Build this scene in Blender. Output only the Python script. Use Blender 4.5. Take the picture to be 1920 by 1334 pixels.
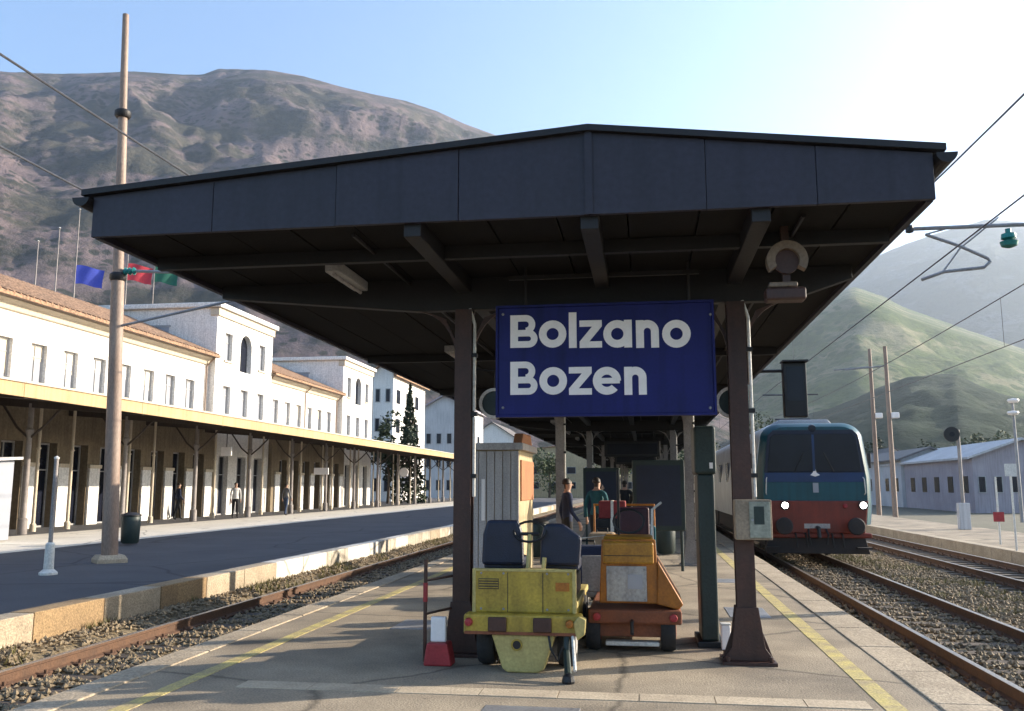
import bpy, bmesh, math, random
import numpy as np
from mathutils import Vector, Matrix, noise
random.seed(7); rng = np.random.default_rng(7)
S = bpy.context.scene
for o in list(bpy.data.objects): bpy.data.objects.remove(o)
COL = S.collection
# ------------------------------------------------------------------ camera (z = 0 is the platform top)
EYE = 1.6
FPX = 1650.0
PITCH = math.atan(245 / FPX); YAW = math.atan(250 / (FPX / math.cos(PITCH)))
cam = bpy.data.cameras.new('camera'); camo = bpy.data.objects.new('camera', cam); COL.objects.link(camo)
camo.location = (0, 0, EYE); camo.rotation_euler = (math.pi/2 + PITCH, 0, YAW)
cam.sensor_width = 36; cam.lens = 36 * FPX / 1920; cam.clip_start = 0.1; cam.clip_end = 40000
S.camera = camo
# ------------------------------------------------------------------ sky, sun, exposure
SUN_A = math.radians(25)      # direction to the sun, counter-clockwise from +x
SUN_E = math.radians(18)
W = bpy.data.worlds.new('World'); S.world = W; W.use_nodes = True
nt = W.node_tree; nt.nodes.clear()
sky = nt.nodes.new('ShaderNodeTexSky'); sky.sky_type = 'NISHITA'; sky.sun_disc = False
sky.sun_elevation = SUN_E; sky.sun_rotation = math.pi/2 - SUN_A
sky.air_density = 1.0; sky.dust_density = 1.6; sky.ozone_density = 3.0; sky.altitude = 260
bg = nt.nodes.new('ShaderNodeBackground'); bg.inputs[1].default_value = 0.125
wo = nt.nodes.new('ShaderNodeOutputWorld')
nt.links.new(sky.outputs[0], bg.inputs[0]); nt.links.new(bg.outputs[0], wo.inputs[0])
sl = bpy.data.lights.new('sun', 'SUN'); sl.energy = 5.0; sl.angle = math.radians(0.5); sl.color = (1, 0.88, 0.71)
so = bpy.data.objects.new('sun', sl); COL.objects.link(so); so.location = (60, 30, 40)
sd = Vector((math.cos(SUN_A)*math.cos(SUN_E), math.sin(SUN_A)*math.cos(SUN_E), math.sin(SUN_E)))
so.rotation_euler = sd.to_track_quat('Z', 'Y').to_euler()
S.view_settings.view_transform = 'Standard'; S.view_settings.look = 'None'
S.view_settings.exposure = 1.65; S.view_settings.gamma = 1
S.render.resolution_x = 1024; S.render.resolution_y = 711

# ------------------------------------------------------------------ pixel helpers (a pixel is a direction)
_f = np.array([-math.sin(YAW)*math.cos(PITCH), math.cos(YAW)*math.cos(PITCH), math.sin(PITCH)])
_r = np.array([math.cos(YAW), math.sin(YAW), 0]); _u = np.cross(_r, _f)
def ray(x, y): return _f + _r*(x-960)/FPX - _u*(y-667)/FPX
def at(x, y, X=None, Y=None, Z=None):
    d = ray(x, y)
    t = X/d[0] if X is not None else Y/d[1] if Y is not None else (Z-EYE)/d[2]
    return Vector((d[0]*t, d[1]*t, EYE + d[2]*t))

# ------------------------------------------------------------------ materials
MATS = {}
def mat(name, c, c2=None, rough=0.75, metal=0.0, scale=3.0, amt=0.6, bump=0.15, bscale=40.0, stretch=(1, 1, 1),
        emit=None, estr=0.0, spec=0.4, fine=0.12, cracks=0.0, streak=0.0, spots=0.0):
    m = bpy.data.materials.new(name); m.use_nodes = True; MATS[name] = m
    n = m.node_tree; N = n.nodes; L = n.links; p = N['Principled BSDF']
    tc = N.new('ShaderNodeTexCoord'); mp = N.new('ShaderNodeMapping'); mp.inputs['Scale'].default_value = stretch
    L.new(tc.outputs['Object'], mp.inputs[0])
    no = N.new('ShaderNodeTexNoise'); no.inputs['Scale'].default_value = scale; no.inputs['Detail'].default_value = 8
    no.inputs['Roughness'].default_value = 0.62
    L.new(mp.outputs[0], no.inputs['Vector'])
    rp = N.new('ShaderNodeMapRange'); rp.inputs[1].default_value = 0.36; rp.inputs[2].default_value = 0.66
    rp.inputs[3].default_value = 0; rp.inputs[4].default_value = amt
    L.new(no.outputs[0], rp.inputs[0])
    mx = N.new('ShaderNodeMix'); mx.data_type = 'RGBA'
    mx.inputs[6].default_value = (*c, 1); mx.inputs[7].default_value = (*(c2 or tuple(v*0.55 for v in c)), 1)
    L.new(rp.outputs[0], mx.inputs[0])
    out = mx.outputs[2]
    f2 = N.new('ShaderNodeTexNoise'); f2.inputs['Scale'].default_value = bscale; f2.inputs['Detail'].default_value = 4
    L.new(mp.outputs[0], f2.inputs['Vector'])
    if fine:
        mr = N.new('ShaderNodeMapRange'); mr.inputs[1].default_value = 0.3; mr.inputs[2].default_value = 0.7
        mr.inputs[3].default_value = 1-fine*2; mr.inputs[4].default_value = 1+fine
        L.new(f2.outputs[0], mr.inputs[0])
        vm = N.new('ShaderNodeVectorMath'); vm.operation = 'SCALE'
        L.new(out, vm.inputs[0]); L.new(mr.outputs[0], vm.inputs['Scale']); out = vm.outputs[0]
    if cracks:
        vo = N.new('ShaderNodeTexVoronoi'); vo.feature = 'DISTANCE_TO_EDGE'; vo.inputs['Scale'].default_value = cracks
        wv = N.new('ShaderNodeVectorMath'); wv.operation = 'MULTIPLY_ADD'; wv.inputs[1].default_value = (0.5, 0.5, 0.5)
        L.new(no.outputs['Color'], wv.inputs[0]); L.new(tc.outputs['Object'], wv.inputs[2]); L.new(wv.outputs[0], vo.inputs['Vector'])
        cr = N.new('ShaderNodeMapRange'); cr.inputs[1].default_value = 0.0; cr.inputs[2].default_value = 0.014
        cr.inputs[3].default_value = 0.45; cr.inputs[4].default_value = 1
        L.new(vo.outputs[0], cr.inputs[0])
        v2 = N.new('ShaderNodeVectorMath'); v2.operation = 'SCALE'
        L.new(out, v2.inputs[0]); L.new(cr.outputs[0], v2.inputs['Scale']); out = v2.outputs[0]
    if streak:
        ms = N.new('ShaderNodeMapping'); ms.inputs['Scale'].default_value = (9, 9, 0.5); L.new(tc.outputs['Object'], ms.inputs[0])
        ns = N.new('ShaderNodeTexNoise'); ns.inputs['Scale'].default_value = 1.0; ns.inputs['Detail'].default_value = 5; L.new(ms.outputs[0], ns.inputs['Vector'])
        sr = N.new('ShaderNodeMapRange'); sr.inputs[1].default_value = 0.45; sr.inputs[2].default_value = 0.75
        sr.inputs[3].default_value = 1; sr.inputs[4].default_value = 1-streak; L.new(ns.outputs[0], sr.inputs[0])
        v3 = N.new('ShaderNodeVectorMath'); v3.operation = 'SCALE'
        L.new(out, v3.inputs[0]); L.new(sr.outputs[0], v3.inputs['Scale']); out = v3.outputs[0]
    if spots:
        for (sc_, lo, hi, dk) in ((spots, .03, .05, .55), (spots*.28, .10, .34, .62)):
            vs_n = N.new('ShaderNodeTexVoronoi'); vs_n.inputs['Scale'].default_value = sc_; L.new(tc.outputs['Object'], vs_n.inputs['Vector'])
            sr = N.new('ShaderNodeMapRange'); sr.inputs[1].default_value = lo; sr.inputs[2].default_value = hi; sr.inputs[3].default_value = dk; sr.inputs[4].default_value = 1
            L.new(vs_n.outputs['Distance'], sr.inputs[0])
            v4 = N.new('ShaderNodeVectorMath'); v4.operation = 'SCALE'; L.new(out, v4.inputs[0]); L.new(sr.outputs[0], v4.inputs['Scale']); out = v4.outputs[0]
    L.new(out, p.inputs['Base Color'])
    p.inputs['Roughness'].default_value = rough; p.inputs['Metallic'].default_value = metal
    p.inputs['Specular IOR Level'].default_value = spec
    if bump:
        b = N.new('ShaderNodeBump'); b.inputs['Strength'].default_value = bump; b.inputs['Distance'].default_value = 0.02
        L.new(f2.outputs[0], b.inputs['Height']); L.new(b.outputs[0], p.inputs['Normal'])
    if emit:
        p.inputs['Emission Color'].default_value = (*emit, 1); p.inputs['Emission Strength'].default_value = estr
    return m
mat('asphalt', (0.42, 0.34, 0.24), (0.19, 0.155, 0.115), rough=0.85, scale=0.7, amt=0.9, bump=0.35, bscale=60, cracks=0.33, fine=0.2, spots=3.0)
mat('asphalt_dark', (0.085, 0.083, 0.09), (0.045, 0.045, 0.052), rough=0.85, scale=0.5, bump=0.3, bscale=50, cracks=0.25, fine=0.2)
mat('pavement_pale', (0.70, 0.65, 0.57), (0.52, 0.47, 0.40), rough=0.85, scale=0.6, bump=0.2, bscale=40, cracks=0.3)
mat('kerb', (0.48, 0.39, 0.28), (0.27, 0.215, 0.15), rough=0.85, scale=1.6, bump=0.4, bscale=45, fine=0.2)
mat('kerb_pale', (0.60, 0.54, 0.44), (0.30, 0.25, 0.19), rough=0.9, scale=2.3, bump=0.4, bscale=45, fine=0.2, streak=0.4)
mat('kerb_ochre', (0.37, 0.25, 0.13), (0.18, 0.12, 0.07), rough=0.9, scale=1.3, bump=0.4, bscale=45, fine=0.2)
mat('strip_stone', (0.55, 0.45, 0.32), (0.36, 0.28, 0.20), rough=0.8, scale=2.2, bump=0.3, bscale=50)
mat('yellow_paint', (0.62, 0.51, 0.17), (0.36, 0.28, 0.17), rough=0.7, scale=5, amt=0.95, bump=0.2, bscale=60, fine=0.2)
mat('ballast', (0.27, 0.205, 0.125), (0.12, 0.105, 0.06), rough=0.95, scale=1.2, bump=0.9, bscale=16, fine=0.35)
mat('stone', (0.34, 0.26, 0.165), (0.14, 0.11, 0.07), rough=0.9, scale=9, bump=0.2, amt=0.95)
mat('weeds', (0.17, 0.145, 0.05), (0.09, 0.09, 0.03), rough=0.8, scale=3, bump=0)
mat('ground', (0.16, 0.14, 0.10), (0.08, 0.09, 0.05), rough=0.95, scale=0.02, bump=0.3, bscale=2)
mat('rail_top', (0.42, 0.36, 0.30), rough=0.38, metal=0.8, scale=2, amt=0.3, bump=0)
mat('rail_side', (0.14, 0.075, 0.045), (0.07, 0.045, 0.035), rough=0.85, scale=6, bump=0.3)
mat('sleeper', (0.13, 0.10, 0.075), (0.06, 0.05, 0.045), rough=0.9, scale=4, stretch=(0.4, 3, 3), bump=0.5, bscale=20)
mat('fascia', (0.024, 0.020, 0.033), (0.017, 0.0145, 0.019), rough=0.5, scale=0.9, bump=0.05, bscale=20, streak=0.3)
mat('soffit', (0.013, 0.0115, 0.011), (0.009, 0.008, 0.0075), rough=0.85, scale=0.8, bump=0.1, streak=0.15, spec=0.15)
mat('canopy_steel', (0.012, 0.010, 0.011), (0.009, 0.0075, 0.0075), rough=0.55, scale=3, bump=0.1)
mat('roof_sheet', (0.17, 0.15, 0.14), rough=0.7, scale=1)
mat('column_paint', (0.065, 0.026, 0.017), (0.032, 0.017, 0.013), rough=0.5, scale=5, bump=0.15, streak=0.3)
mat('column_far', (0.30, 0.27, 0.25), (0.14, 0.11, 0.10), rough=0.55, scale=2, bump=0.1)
mat('pale_pipe', (0.68, 0.66, 0.60), (0.45, 0.43, 0.40), rough=0.45, scale=6, bump=0.05)
mat('sign_blue', (0.013, 0.016, 0.125), (0.009, 0.012, 0.075), rough=0.5, scale=2.2, bump=0, fine=0.05, spec=0.2, streak=0.35)
mat('sign_white', (0.86, 0.80, 0.76), (0.72, 0.66, 0.62), rough=0.5, scale=5, bump=0, fine=0.03)
mat('sign_frame', (0.05, 0.05, 0.07), rough=0.5, scale=4)
mat('white_wall', (0.80, 0.77, 0.73), (0.70, 0.67, 0.62), rough=0.9, scale=0.7, bump=0.15, bscale=12, streak=0.18)
mat('arcade_shaded', (0.24, 0.19, 0.125), (0.15, 0.115, 0.08), rough=0.9, scale=1.0, bump=0.2, bscale=12, streak=0.3)  # brown tone puts the canopy shade into the arcade wall colour
mat('cream_trim', (0.64, 0.55, 0.42), (0.50, 0.42, 0.32), rough=0.9, scale=1, bump=0.1, streak=0.15)
mat('ochre_fascia', (0.56, 0.38, 0.20), (0.40, 0.26, 0.13), rough=0.8, scale=0.9, bump=0.1, streak=0.25)
mat('roof_tile', (0.38, 0.225, 0.135), (0.27, 0.175, 0.115), rough=0.9, scale=1.2, amt=0.9, bump=0.8, bscale=9, fine=0.3)
mat('dark_glass', (0.010, 0.012, 0.022), rough=0.25, spec=0.25, scale=2, bump=0, fine=0)
mat('window_glass', (0.34, 0.35, 0.38), (0.24, 0.25, 0.28), rough=0.15, scale=0.4, bump=0, fine=0)
mat('frame_grey', (0.42, 0.41, 0.40), rough=0.6, scale=3)
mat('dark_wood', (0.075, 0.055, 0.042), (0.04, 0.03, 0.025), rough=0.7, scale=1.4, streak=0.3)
mat('mast_brown', (0.30, 0.22, 0.17), (0.16, 0.09, 0.06), rough=0.6, scale=2.0, stretch=(1, 1, 0.3), bump=0.1)
mat('steel_grey', (0.30, 0.30, 0.31), (0.18, 0.17, 0.17), rough=0.45, metal=0.3, scale=4)
mat('wire', (0.10, 0.10, 0.11), rough=0.5, metal=0.5, scale=4, bump=0)
mat('ceramic_green', (0.02, 0.20, 0.18), rough=0.25, scale=4, bump=0)
mat('black', (0.012, 0.012, 0.014), rough=0.5, scale=5, bump=0.05)
mat('rubber', (0.018, 0.018, 0.02), (0.04, 0.036, 0.032), rough=0.85, scale=8, bump=0.2)
mat('tug_yellow', (0.45, 0.315, 0.04), (0.27, 0.185, 0.03), rough=0.5, scale=4, amt=0.8, bump=0.08, streak=0.35)
mat('tug_yellow_pale', (0.48, 0.39, 0.14), (0.30, 0.23, 0.08), rough=0.5, scale=5, bump=0.08, streak=0.2)
mat('tug_orange', (0.42, 0.145, 0.012), (0.22, 0.075, 0.012), rough=0.5, scale=4, amt=0.8, bump=0.08, streak=0.3)
mat('tug_amber', (0.45, 0.21, 0.02), (0.27, 0.12, 0.015), rough=0.5, scale=4, amt=0.8, bump=0.08, streak=0.3)
mat('tug_rust', (0.22, 0.07, 0.03), (0.12, 0.045, 0.025), rough=0.7, scale=5, bump=0.2)
mat('tug_grey', (0.42, 0.40, 0.37), (0.26, 0.24, 0.23), rough=0.6, scale=4, streak=0.3)
mat('seat_blue', (0.009, 0.014, 0.036), (0.006, 0.008, 0.018), rough=0.45, scale=5, bump=0.2, bscale=80)
mat('seat_maroon', (0.06, 0.02, 0.03), (0.03, 0.012, 0.018), rough=0.5, scale=5, bump=0.2, bscale=80)
mat('train_teal', (0.002, 0.068, 0.090), (0.002, 0.048, 0.062), rough=0.35, scale=1.0, bump=0, streak=0.3, fine=0.03)
mat('train_blue', (0.003, 0.030, 0.115), (0.003, 0.016, 0.05), rough=0.3, scale=1.0, bump=0, fine=0.03)
mat('train_white', (0.66, 0.67, 0.66), (0.48, 0.48, 0.46), rough=0.4, scale=1.0, bump=0, streak=0.25, fine=0.03)
mat('train_red', (0.21, 0.030, 0.014), (0.11, 0.022, 0.014), rough=0.5, scale=2.0, bump=0.05, streak=0.3)
mat('train_under', (0.022, 0.020, 0.022), (0.05, 0.035, 0.03), rough=0.8, scale=4, bump=0.2)
mat('train_roof', (0.34, 0.35, 0.37), (0.22, 0.22, 0.23), rough=0.6, scale=1.2)
mat('headlight', (0.9, 0.9, 0.85), rough=0.2, bump=0, emit=(1.0, 0.97, 0.88), estr=9.0)
mat('box_grey_green', (0.30, 0.31, 0.25), (0.20, 0.21, 0.17), rough=0.55, scale=6, streak=0.2)
mat('box_tan', (0.30, 0.23, 0.16), rough=0.6, scale=6)
mat('lamp_tan', (0.20, 0.145, 0.10), (0.12, 0.085, 0.06), rough=0.6, scale=6)
mat('dark_green', (0.020, 0.035, 0.030), (0.012, 0.020, 0.018), rough=0.5, scale=3, streak=0.2)
mat('panel_grey', (0.46, 0.43, 0.42), (0.33, 0.30, 0.285), rough=0.6, scale=1.2, streak=0.35)
mat('beige_wall', (0.50, 0.40, 0.24), (0.36, 0.27, 0.16), rough=0.8, scale=2, streak=0.3)
mat('orange_top', (0.42, 0.17, 0.07), (0.26, 0.10, 0.05), rough=0.7, scale=3)
mat('red_paint', (0.36, 0.03, 0.035), (0.2, 0.02, 0.025), rough=0.5, scale=5)
mat('flag_blue', (0.06, 0.09, 0.48), rough=0.8, scale=3, amt=0.3)
mat('flag_red', (0.52, 0.05, 0.07), rough=0.8, scale=3, amt=0.3)
mat('flag_green', (0.02, 0.13, 0.09), rough=0.8, scale=3, amt=0.3)
mat('shed_mauve', (0.40, 0.36, 0.39), (0.28, 0.25, 0.27), rough=0.8, scale=0.5, streak=0.3)
mat('shed_grey', (0.56, 0.55, 0.55), (0.42, 0.41, 0.41), rough=0.8, scale=0.5, streak=0.25)
mat('bark', (0.10, 0.075, 0.055), (0.05, 0.04, 0.03), rough=0.95, scale=4, bump=0.6, bscale=12)
mat('leaf_dark', (0.030, 0.048, 0.020), (0.015, 0.028, 0.014), rough=0.7, scale=2.5, amt=0.9, bump=0)
mat('leaf_mid', (0.065, 0.085, 0.028), (0.035, 0.055, 0.02), rough=0.7, scale=2.0, amt=0.9, bump=0)
mat('skin', (0.45, 0.27, 0.19), rough=0.6, scale=8, amt=0.2, bump=0)
mat('hair', (0.03, 0.02, 0.015), rough=0.6, scale=8, bump=0)
mat('shoe', (0.02, 0.018, 0.016), rough=0.5, scale=8, bump=0)
for nm, c in dict(navy=(0.02, 0.03, 0.07), teal=(0.02, 0.10, 0.12), red=(0.22, 0.03, 0.03), white=(0.62, 0.6, 0.58), grey=(0.16, 0.16, 0.17),
                  tan=(0.34, 0.24, 0.15), black=(0.02, 0.02, 0.022), denim=(0.05, 0.075, 0.14)).items():
    mat('cloth_'+nm, c, rough=0.9, scale=10, amt=0.5, bump=0.15, bscale=60)

# ------------------------------------------------------------------ mesh builder
class MB:
    def __init__(s): s.v = []; s.f = []; s.m = []; s.cur = 0
    def add(s, vs, fs):
        b = len(s.v); s.v += [tuple(v) for v in vs]; s.f += [tuple(b+i for i in f) for f in fs]; s.m += [s.cur]*len(fs); return s
    def box(s, x0, x1, y0, y1, z0, z1):
        return s.add([(x0,y0,z0),(x1,y0,z0),(x1,y1,z0),(x0,y1,z0),(x0,y0,z1),(x1,y0,z1),(x1,y1,z1),(x0,y1,z1)],
                     [(0,3,2,1),(4,5,6,7),(0,1,5,4),(1,2,6,5),(2,3,7,6),(3,0,4,7)])
    def prism(s, pts, a0, a1, axis='y'):
        """polygon pts extruded along axis. axis y: pts=(x,z); axis x: pts=(y,z); axis z: pts=(x,y)"""
        def P(p, a): return (p[0], a, p[1]) if axis == 'y' else (a, p[0], p[1]) if axis == 'x' else (p[0], p[1], a)
        n = len(pts)
        return s.add([P(p, a0) for p in pts]+[P(p, a1) for p in pts],
                     [tuple(range(n)), tuple(range(2*n-1, n-1, -1))]+[(i, n+i, n+(i+1) % n, (i+1) % n) for i in range(n)])
    def tube(s, pts, r, n=8, cap=True):
        pts = [Vector(p) for p in pts]; rs = r if isinstance(r, (list, tuple)) else [r]*len(pts)
        vs = []; fs = []; up = None
        for i, p in enumerate(pts):
            d = (pts[min(i+1, len(pts)-1)]-pts[max(i-1, 0)]).normalized()
            if up is None:
                up = Vector((0, 0, 1)) if abs(d.z) < 0.9 else Vector((1, 0, 0))
            a = d.cross(up).normalized(); b = a.cross(d).normalized(); up = b
            for k in range(n):
                t = 2*math.pi*k/n; vs.append(p+a*math.cos(t)*rs[i]+b*math.sin(t)*rs[i])
        for i in range(len(pts)-1):
            for k in range(n):
                fs.append((i*n+k, i*n+(k+1) % n, (i+1)*n+(k+1) % n, (i+1)*n+k))
        if cap: fs += [tuple(range(n-1, -1, -1)), tuple((len(pts)-1)*n+k for k in range(n))]
        return s.add(vs, fs)
    def ring(s, c, r0, r1, y0, y1, a0=0, a1=360, n=28):
        """annulus sector in the xz plane, from y0 (front) to y1"""
        full = abs(a1-a0) >= 360; k = n if full else n+1
        vs = []; fs = []
        for i in range(k):
            t = math.radians(a0+(a1-a0)*i/n); ca, sa = math.cos(t), math.sin(t)
            for (r, y) in ((r0, y0), (r1, y0), (r1, y1), (r0, y1)): vs.append((c[0]+ca*r, y, c[1]+sa*r))
        for i in range(n):
            j = (i+1) % k
            for q in range(4): fs.append((i*4+q, i*4+(q+1) % 4, j*4+(q+1) % 4, j*4+q))
        if not full: fs += [(0, 3, 2, 1), (n*4, n*4+1, n*4+2, n*4+3)]
        return s.add(vs, fs)
    def lathe(s, prof, c=(0, 0, 0), n=20, axis='z'):
        vs = []; fs = []
        for (r, h) in prof:
            for k in range(n):
                t = 2*math.pi*k/n; a, b = r*math.cos(t), r*math.sin(t)
                vs.append((c[0]+a, c[1]+b, c[2]+h) if axis == 'z' else (c[0]+h, c[1]+a, c[2]+b) if axis == 'x' else (c[0]+b, c[1]+h, c[2]+a))
        for i in range(len(prof)-1):
            for k in range(n): fs.append((i*n+k, i*n+(k+1) % n, (i+1)*n+(k+1) % n, (i+1)*n+k))
        fs += [tuple(range(n-1, -1, -1)), tuple((len(prof)-1)*n+k for k in range(n))]
        return s.add(vs, fs)
    def mesh(s, name, mats, smooth=False):
        me = bpy.data.meshes.new(name); me.from_pydata(s.v, [], s.f)
        for m in (mats if isinstance(mats, (list, tuple)) else [mats]): me.materials.append(MATS[m])
        if any(s.m): me.polygons.foreach_set('material_index', s.m)
        bm = bmesh.new(); bm.from_mesh(me); bmesh.ops.recalc_face_normals(bm, faces=bm.faces); bm.to_mesh(me); bm.free()
        if smooth:
            me.polygons.foreach_set('use_smooth', [True]*len(me.polygons))
            try: me.set_sharp_from_angle(angle=math.radians(40))
            except Exception: pass
        return me
def thing(name, label, cat, loc=(0, 0, 0), rz=0, group=None, kind=None):
    o = bpy.data.objects.new(name, None); COL.objects.link(o); o.empty_display_size = 0.2
    o.location = loc; o.rotation_euler.z = rz
    return tag(o, label, cat, group, kind)
def tag(o, label=None, cat=None, group=None, kind=None):
    if label: o['label'] = label
    if cat: o['category'] = cat
    if group: o['group'] = group
    if kind: o['kind'] = kind
    return o
def part(name, me, parent=None, mats=None, world=True, bevel=0, smooth=False, label=None):
    """me: a MB or a mesh. world=True: the mesh is in world coordinates although it has a parent."""
    if isinstance(me, MB): me = me.mesh(name, mats, smooth)
    o = bpy.data.objects.new(name, me); COL.objects.link(o)
    if parent:
        o.parent = parent
        if world:
            T = Matrix.Identity(4); q = parent
            while q: T = q.matrix_local_simple @ T if hasattr(q, 'matrix_local_simple') else Matrix.Translation(q.location) @ Matrix.Rotation(q.rotation_euler.z, 4, 'Z') @ T if q.type == 'EMPTY' else T; q = q.parent
            o.matrix_parent_inverse = T.inverted() if parent.type == 'EMPTY' else Matrix.Identity(4)
    if bevel:
        b = o.modifiers.new('bevel', 'BEVEL'); b.width = bevel; b.segments = 2; b.limit_method = 'ANGLE'; b.angle_limit = math.radians(35)
    if label: o['label'] = label
    return o
def copy_tree(o, parent=None):
    c = o.copy(); COL.objects.link(c); c.parent = parent
    if parent: c.matrix_parent_inverse = o.matrix_parent_inverse.copy()
    for ch in list(o.children): copy_tree(ch, c)
    return c
def jit(a): return random.uniform(-a, a)

# ================================================================== TERRAIN
def fbm(x, y, z=0.0, o=6): return noise.fractal(Vector((x, y, z)), 1.0, 2.0, o)
def mountain(name, label, prof, r_foot, r_ridge, r_back, seed, cols, rows, mname, rough=0.10, zfoot=-1.0):
    """prof: ridge seen in directions of the photo; each point gets the real height it has at the ridge distance."""
    xs = [p[0] for p in prof]; ys = [p[1] for p in prof]
    vs = []; fs = []
    for i in range(cols):
        pxx = xs[0]+(xs[-1]-xs[0])*i/(cols-1)
        pyy = float(np.interp(pxx, xs, ys))
        d = ray(pxx, pyy); hl = math.hypot(d[0], d[1]); dx, dy = d[0]/hl, d[1]/hl
        rr = r_ridge*(1+0.10*fbm(i*0.03, seed, 3.3)); H = EYE+d[2]/hl*rr
        for j in range(rows):
            t = j/(rows-1)
            if t < 0.78:
                q = t/0.78; R = r_foot+(rr-r_foot)*q
                h = zfoot+(H-zfoot)*(q**0.92)
                w = math.sin(math.pi*q)**0.8 if 0 < q < 1 else 0
            else:
                q = (t-0.78)/0.22; R = rr+(r_back-rr)*q; h = H*(1-q**1.3)+zfoot*q**1.3; w = math.sin(math.pi*q)*0.5 if 0 < q < 1 else 0
            X, Y = dx*R, dy*R; k = 1.0/900
            rid = 1-abs(fbm(X*k*1.6, Y*k*1.6, seed, 5))*2.0
            n1 = fbm(X*k*0.8, Y*k*0.8, seed+9, 6)
            h += (H*rough)*w*(rid*0.9+n1*1.5)+12*fbm(X/60, Y/60, seed, 3)*(1 if 0.05 < t < 0.97 else 0)*min(1, w+0.25)
            h = min(h, EYE+(H-EYE)*(R/rr)*(1-.02*abs(R/rr-1)*8)) if abs(R/rr-1) > 1e-6 else h
            vs.append((X, Y, h))
    for i in range(cols-1):
        for j in range(rows-1):
            a = i*rows+j; fs.append((a, a+rows, a+rows+1, a+1))
    me = bpy.data.meshes.new(name); me.from_pydata(vs, [], fs); me.materials.append(MATS[mname])
    me.polygons.foreach_set('use_smooth', [True]*len(me.polygons))
    o = bpy.data.objects.new(name, me); COL.objects.link(o); tag(o, label, 'mountain', kind='structure'); return o
def mountain_mat(name, rock, rock2, veg, veg2, vegamt=0.5, scale=1/260):
    m = bpy.data.materials.new(name); m.use_nodes = True; MATS[name] = m
    N = m.node_tree.nodes; L = m.node_tree.links; p = N['Principled BSDF']; p.inputs['Roughness'].default_value = 0.95; p.inputs['Specular IOR Level'].default_value = 0.1
    tc = N.new('ShaderNodeTexCoord')
    def nz(s, det=9, st=(1, 1, 1)):
        mp = N.new('ShaderNodeMapping'); mp.inputs['Scale'].default_value = st; L.new(tc.outputs['Object'], mp.inputs[0])
        n = N.new('ShaderNodeTexNoise'); n.inputs['Scale'].default_value = s; n.inputs['Detail'].default_value = det; n.inputs['Roughness'].default_value = 0.68
        L.new(mp.outputs[0], n.inputs['Vector']); return n
    def mr(src, a, b):
        r = N.new('ShaderNodeMapRange'); r.inputs[1].default_value = a; r.inputs[2].default_value = b; L.new(src, r.inputs[0]); return r.outputs[0]
    def mix(f, a, b):
        x = N.new('ShaderNodeMix'); x.data_type = 'RGBA'; L.new(f, x.inputs[0])
        for i, c in ((6, a), (7, b)):
            if isinstance(c, tuple): x.inputs[i].default_value = (*c, 1)
            else: L.new(c, x.inputs[i])
        return x.outputs[2]
    r = mix(mr(nz(scale*4).outputs[0], 0.35, 0.65), rock, rock2)
    v = mix(mr(nz(scale*12).outputs[0], 0.38, 0.62), veg, veg2)
    f = mr(nz(scale*1.6, 12, (1, 1, 2.2)).outputs[0], 0.62-vegamt*0.3, 0.72-vegamt*0.3)
    base = mix(f, r, v)
    vo = N.new('ShaderNodeTexVoronoi'); vo.inputs['Scale'].default_value = 1/16; L.new(tc.outputs['Object'], vo.inputs['Vector'])
    tn = nz(scale*3, 8); ad = N.new('ShaderNodeMath'); ad.operation = 'MULTIPLY_ADD'; ad.inputs[1].default_value = 1.6
    L.new(tn.outputs[0], ad.inputs[0]); L.new(vo.outputs[0], ad.inputs[2])
    tf = mr(ad.outputs[0], 1.22, 1.06)
    L.new(mix(tf, base, veg2), p.inputs['Base Color'])
    b = N.new('ShaderNodeBump'); b.inputs['Strength'].default_value = 0.55; b.inputs['Distance'].default_value = 30
    L.new(nz(scale*6, 10).outputs[0], b.inputs['Height']); L.new(b.outputs[0], p.inputs['Normal'])
mountain_mat('rock_mauve', (0.18, 0.135, 0.13), (0.115, 0.09, 0.092), (0.078, 0.070, 0.052), (0.044, 0.045, 0.038), 0.55)
mountain_mat('rock_hazed', (0.085, 0.105, 0.14), (0.06, 0.075, 0.10), (0.04, 0.06, 0.06), (0.03, 0.045, 0.05), 0.75)  # blue tint puts distance haze into the rock colour
mountain_mat('slope_green', (0.24, 0.22, 0.13), (0.15, 0.15, 0.09), (0.10, 0.13, 0.045), (0.06, 0.085, 0.035), 0.62)
mountain_mat('wood_dark', (0.06, 0.075, 0.045), (0.05, 0.06, 0.04), (0.03, 0.045, 0.025), (0.02, 0.035, 0.02), 0.8)
mountain('mountain', 'bare mauve and grey rocky mountain behind the station building',
         [(-1300, 260), (-900, 210), (-500, 160), (-200, 142), (0, 134), (110, 138), (160, 138), (250, 134), (340, 140), (380, 140), (410, 129), (500, 131), (570, 143), (640, 163), (700, 177), (760, 189), (820, 209), (870, 232), (930, 254), (1000, 300), (1100, 390), (1220, 500), (1320, 620), (1400, 700)],
         700, 2300, 3300, 2.0, 420, 150, 'rock_mauve', 0.06)
mountain('mountain', 'hazy pale blue mountain far behind the goods sheds',
         [(1180, 760), (1300, 690), (1400, 640), (1480, 600), (1560, 540), (1640, 480), (1700, 455), (1780, 428), (1850, 410), (1920, 416), (2050, 400), (2300, 400), (2700, 450), (3400, 550)],
         2400, 4400, 5600, 23.0, 150, 70, 'rock_hazed', 0.05)
mountain('mountain', 'sunlit green vineyard slope in front of the hazy mountain',
         [(1250, 780), (1350, 700), (1450, 620), (1520, 565), (1600, 535), (1650, 552), (1700, 578), (1780, 606), (1860, 634), (1960, 668), (2150, 700), (2500, 690), (3000, 760)],
         900, 2600, 3400, 31.0, 140, 70, 'slope_green', 0.10)
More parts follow.
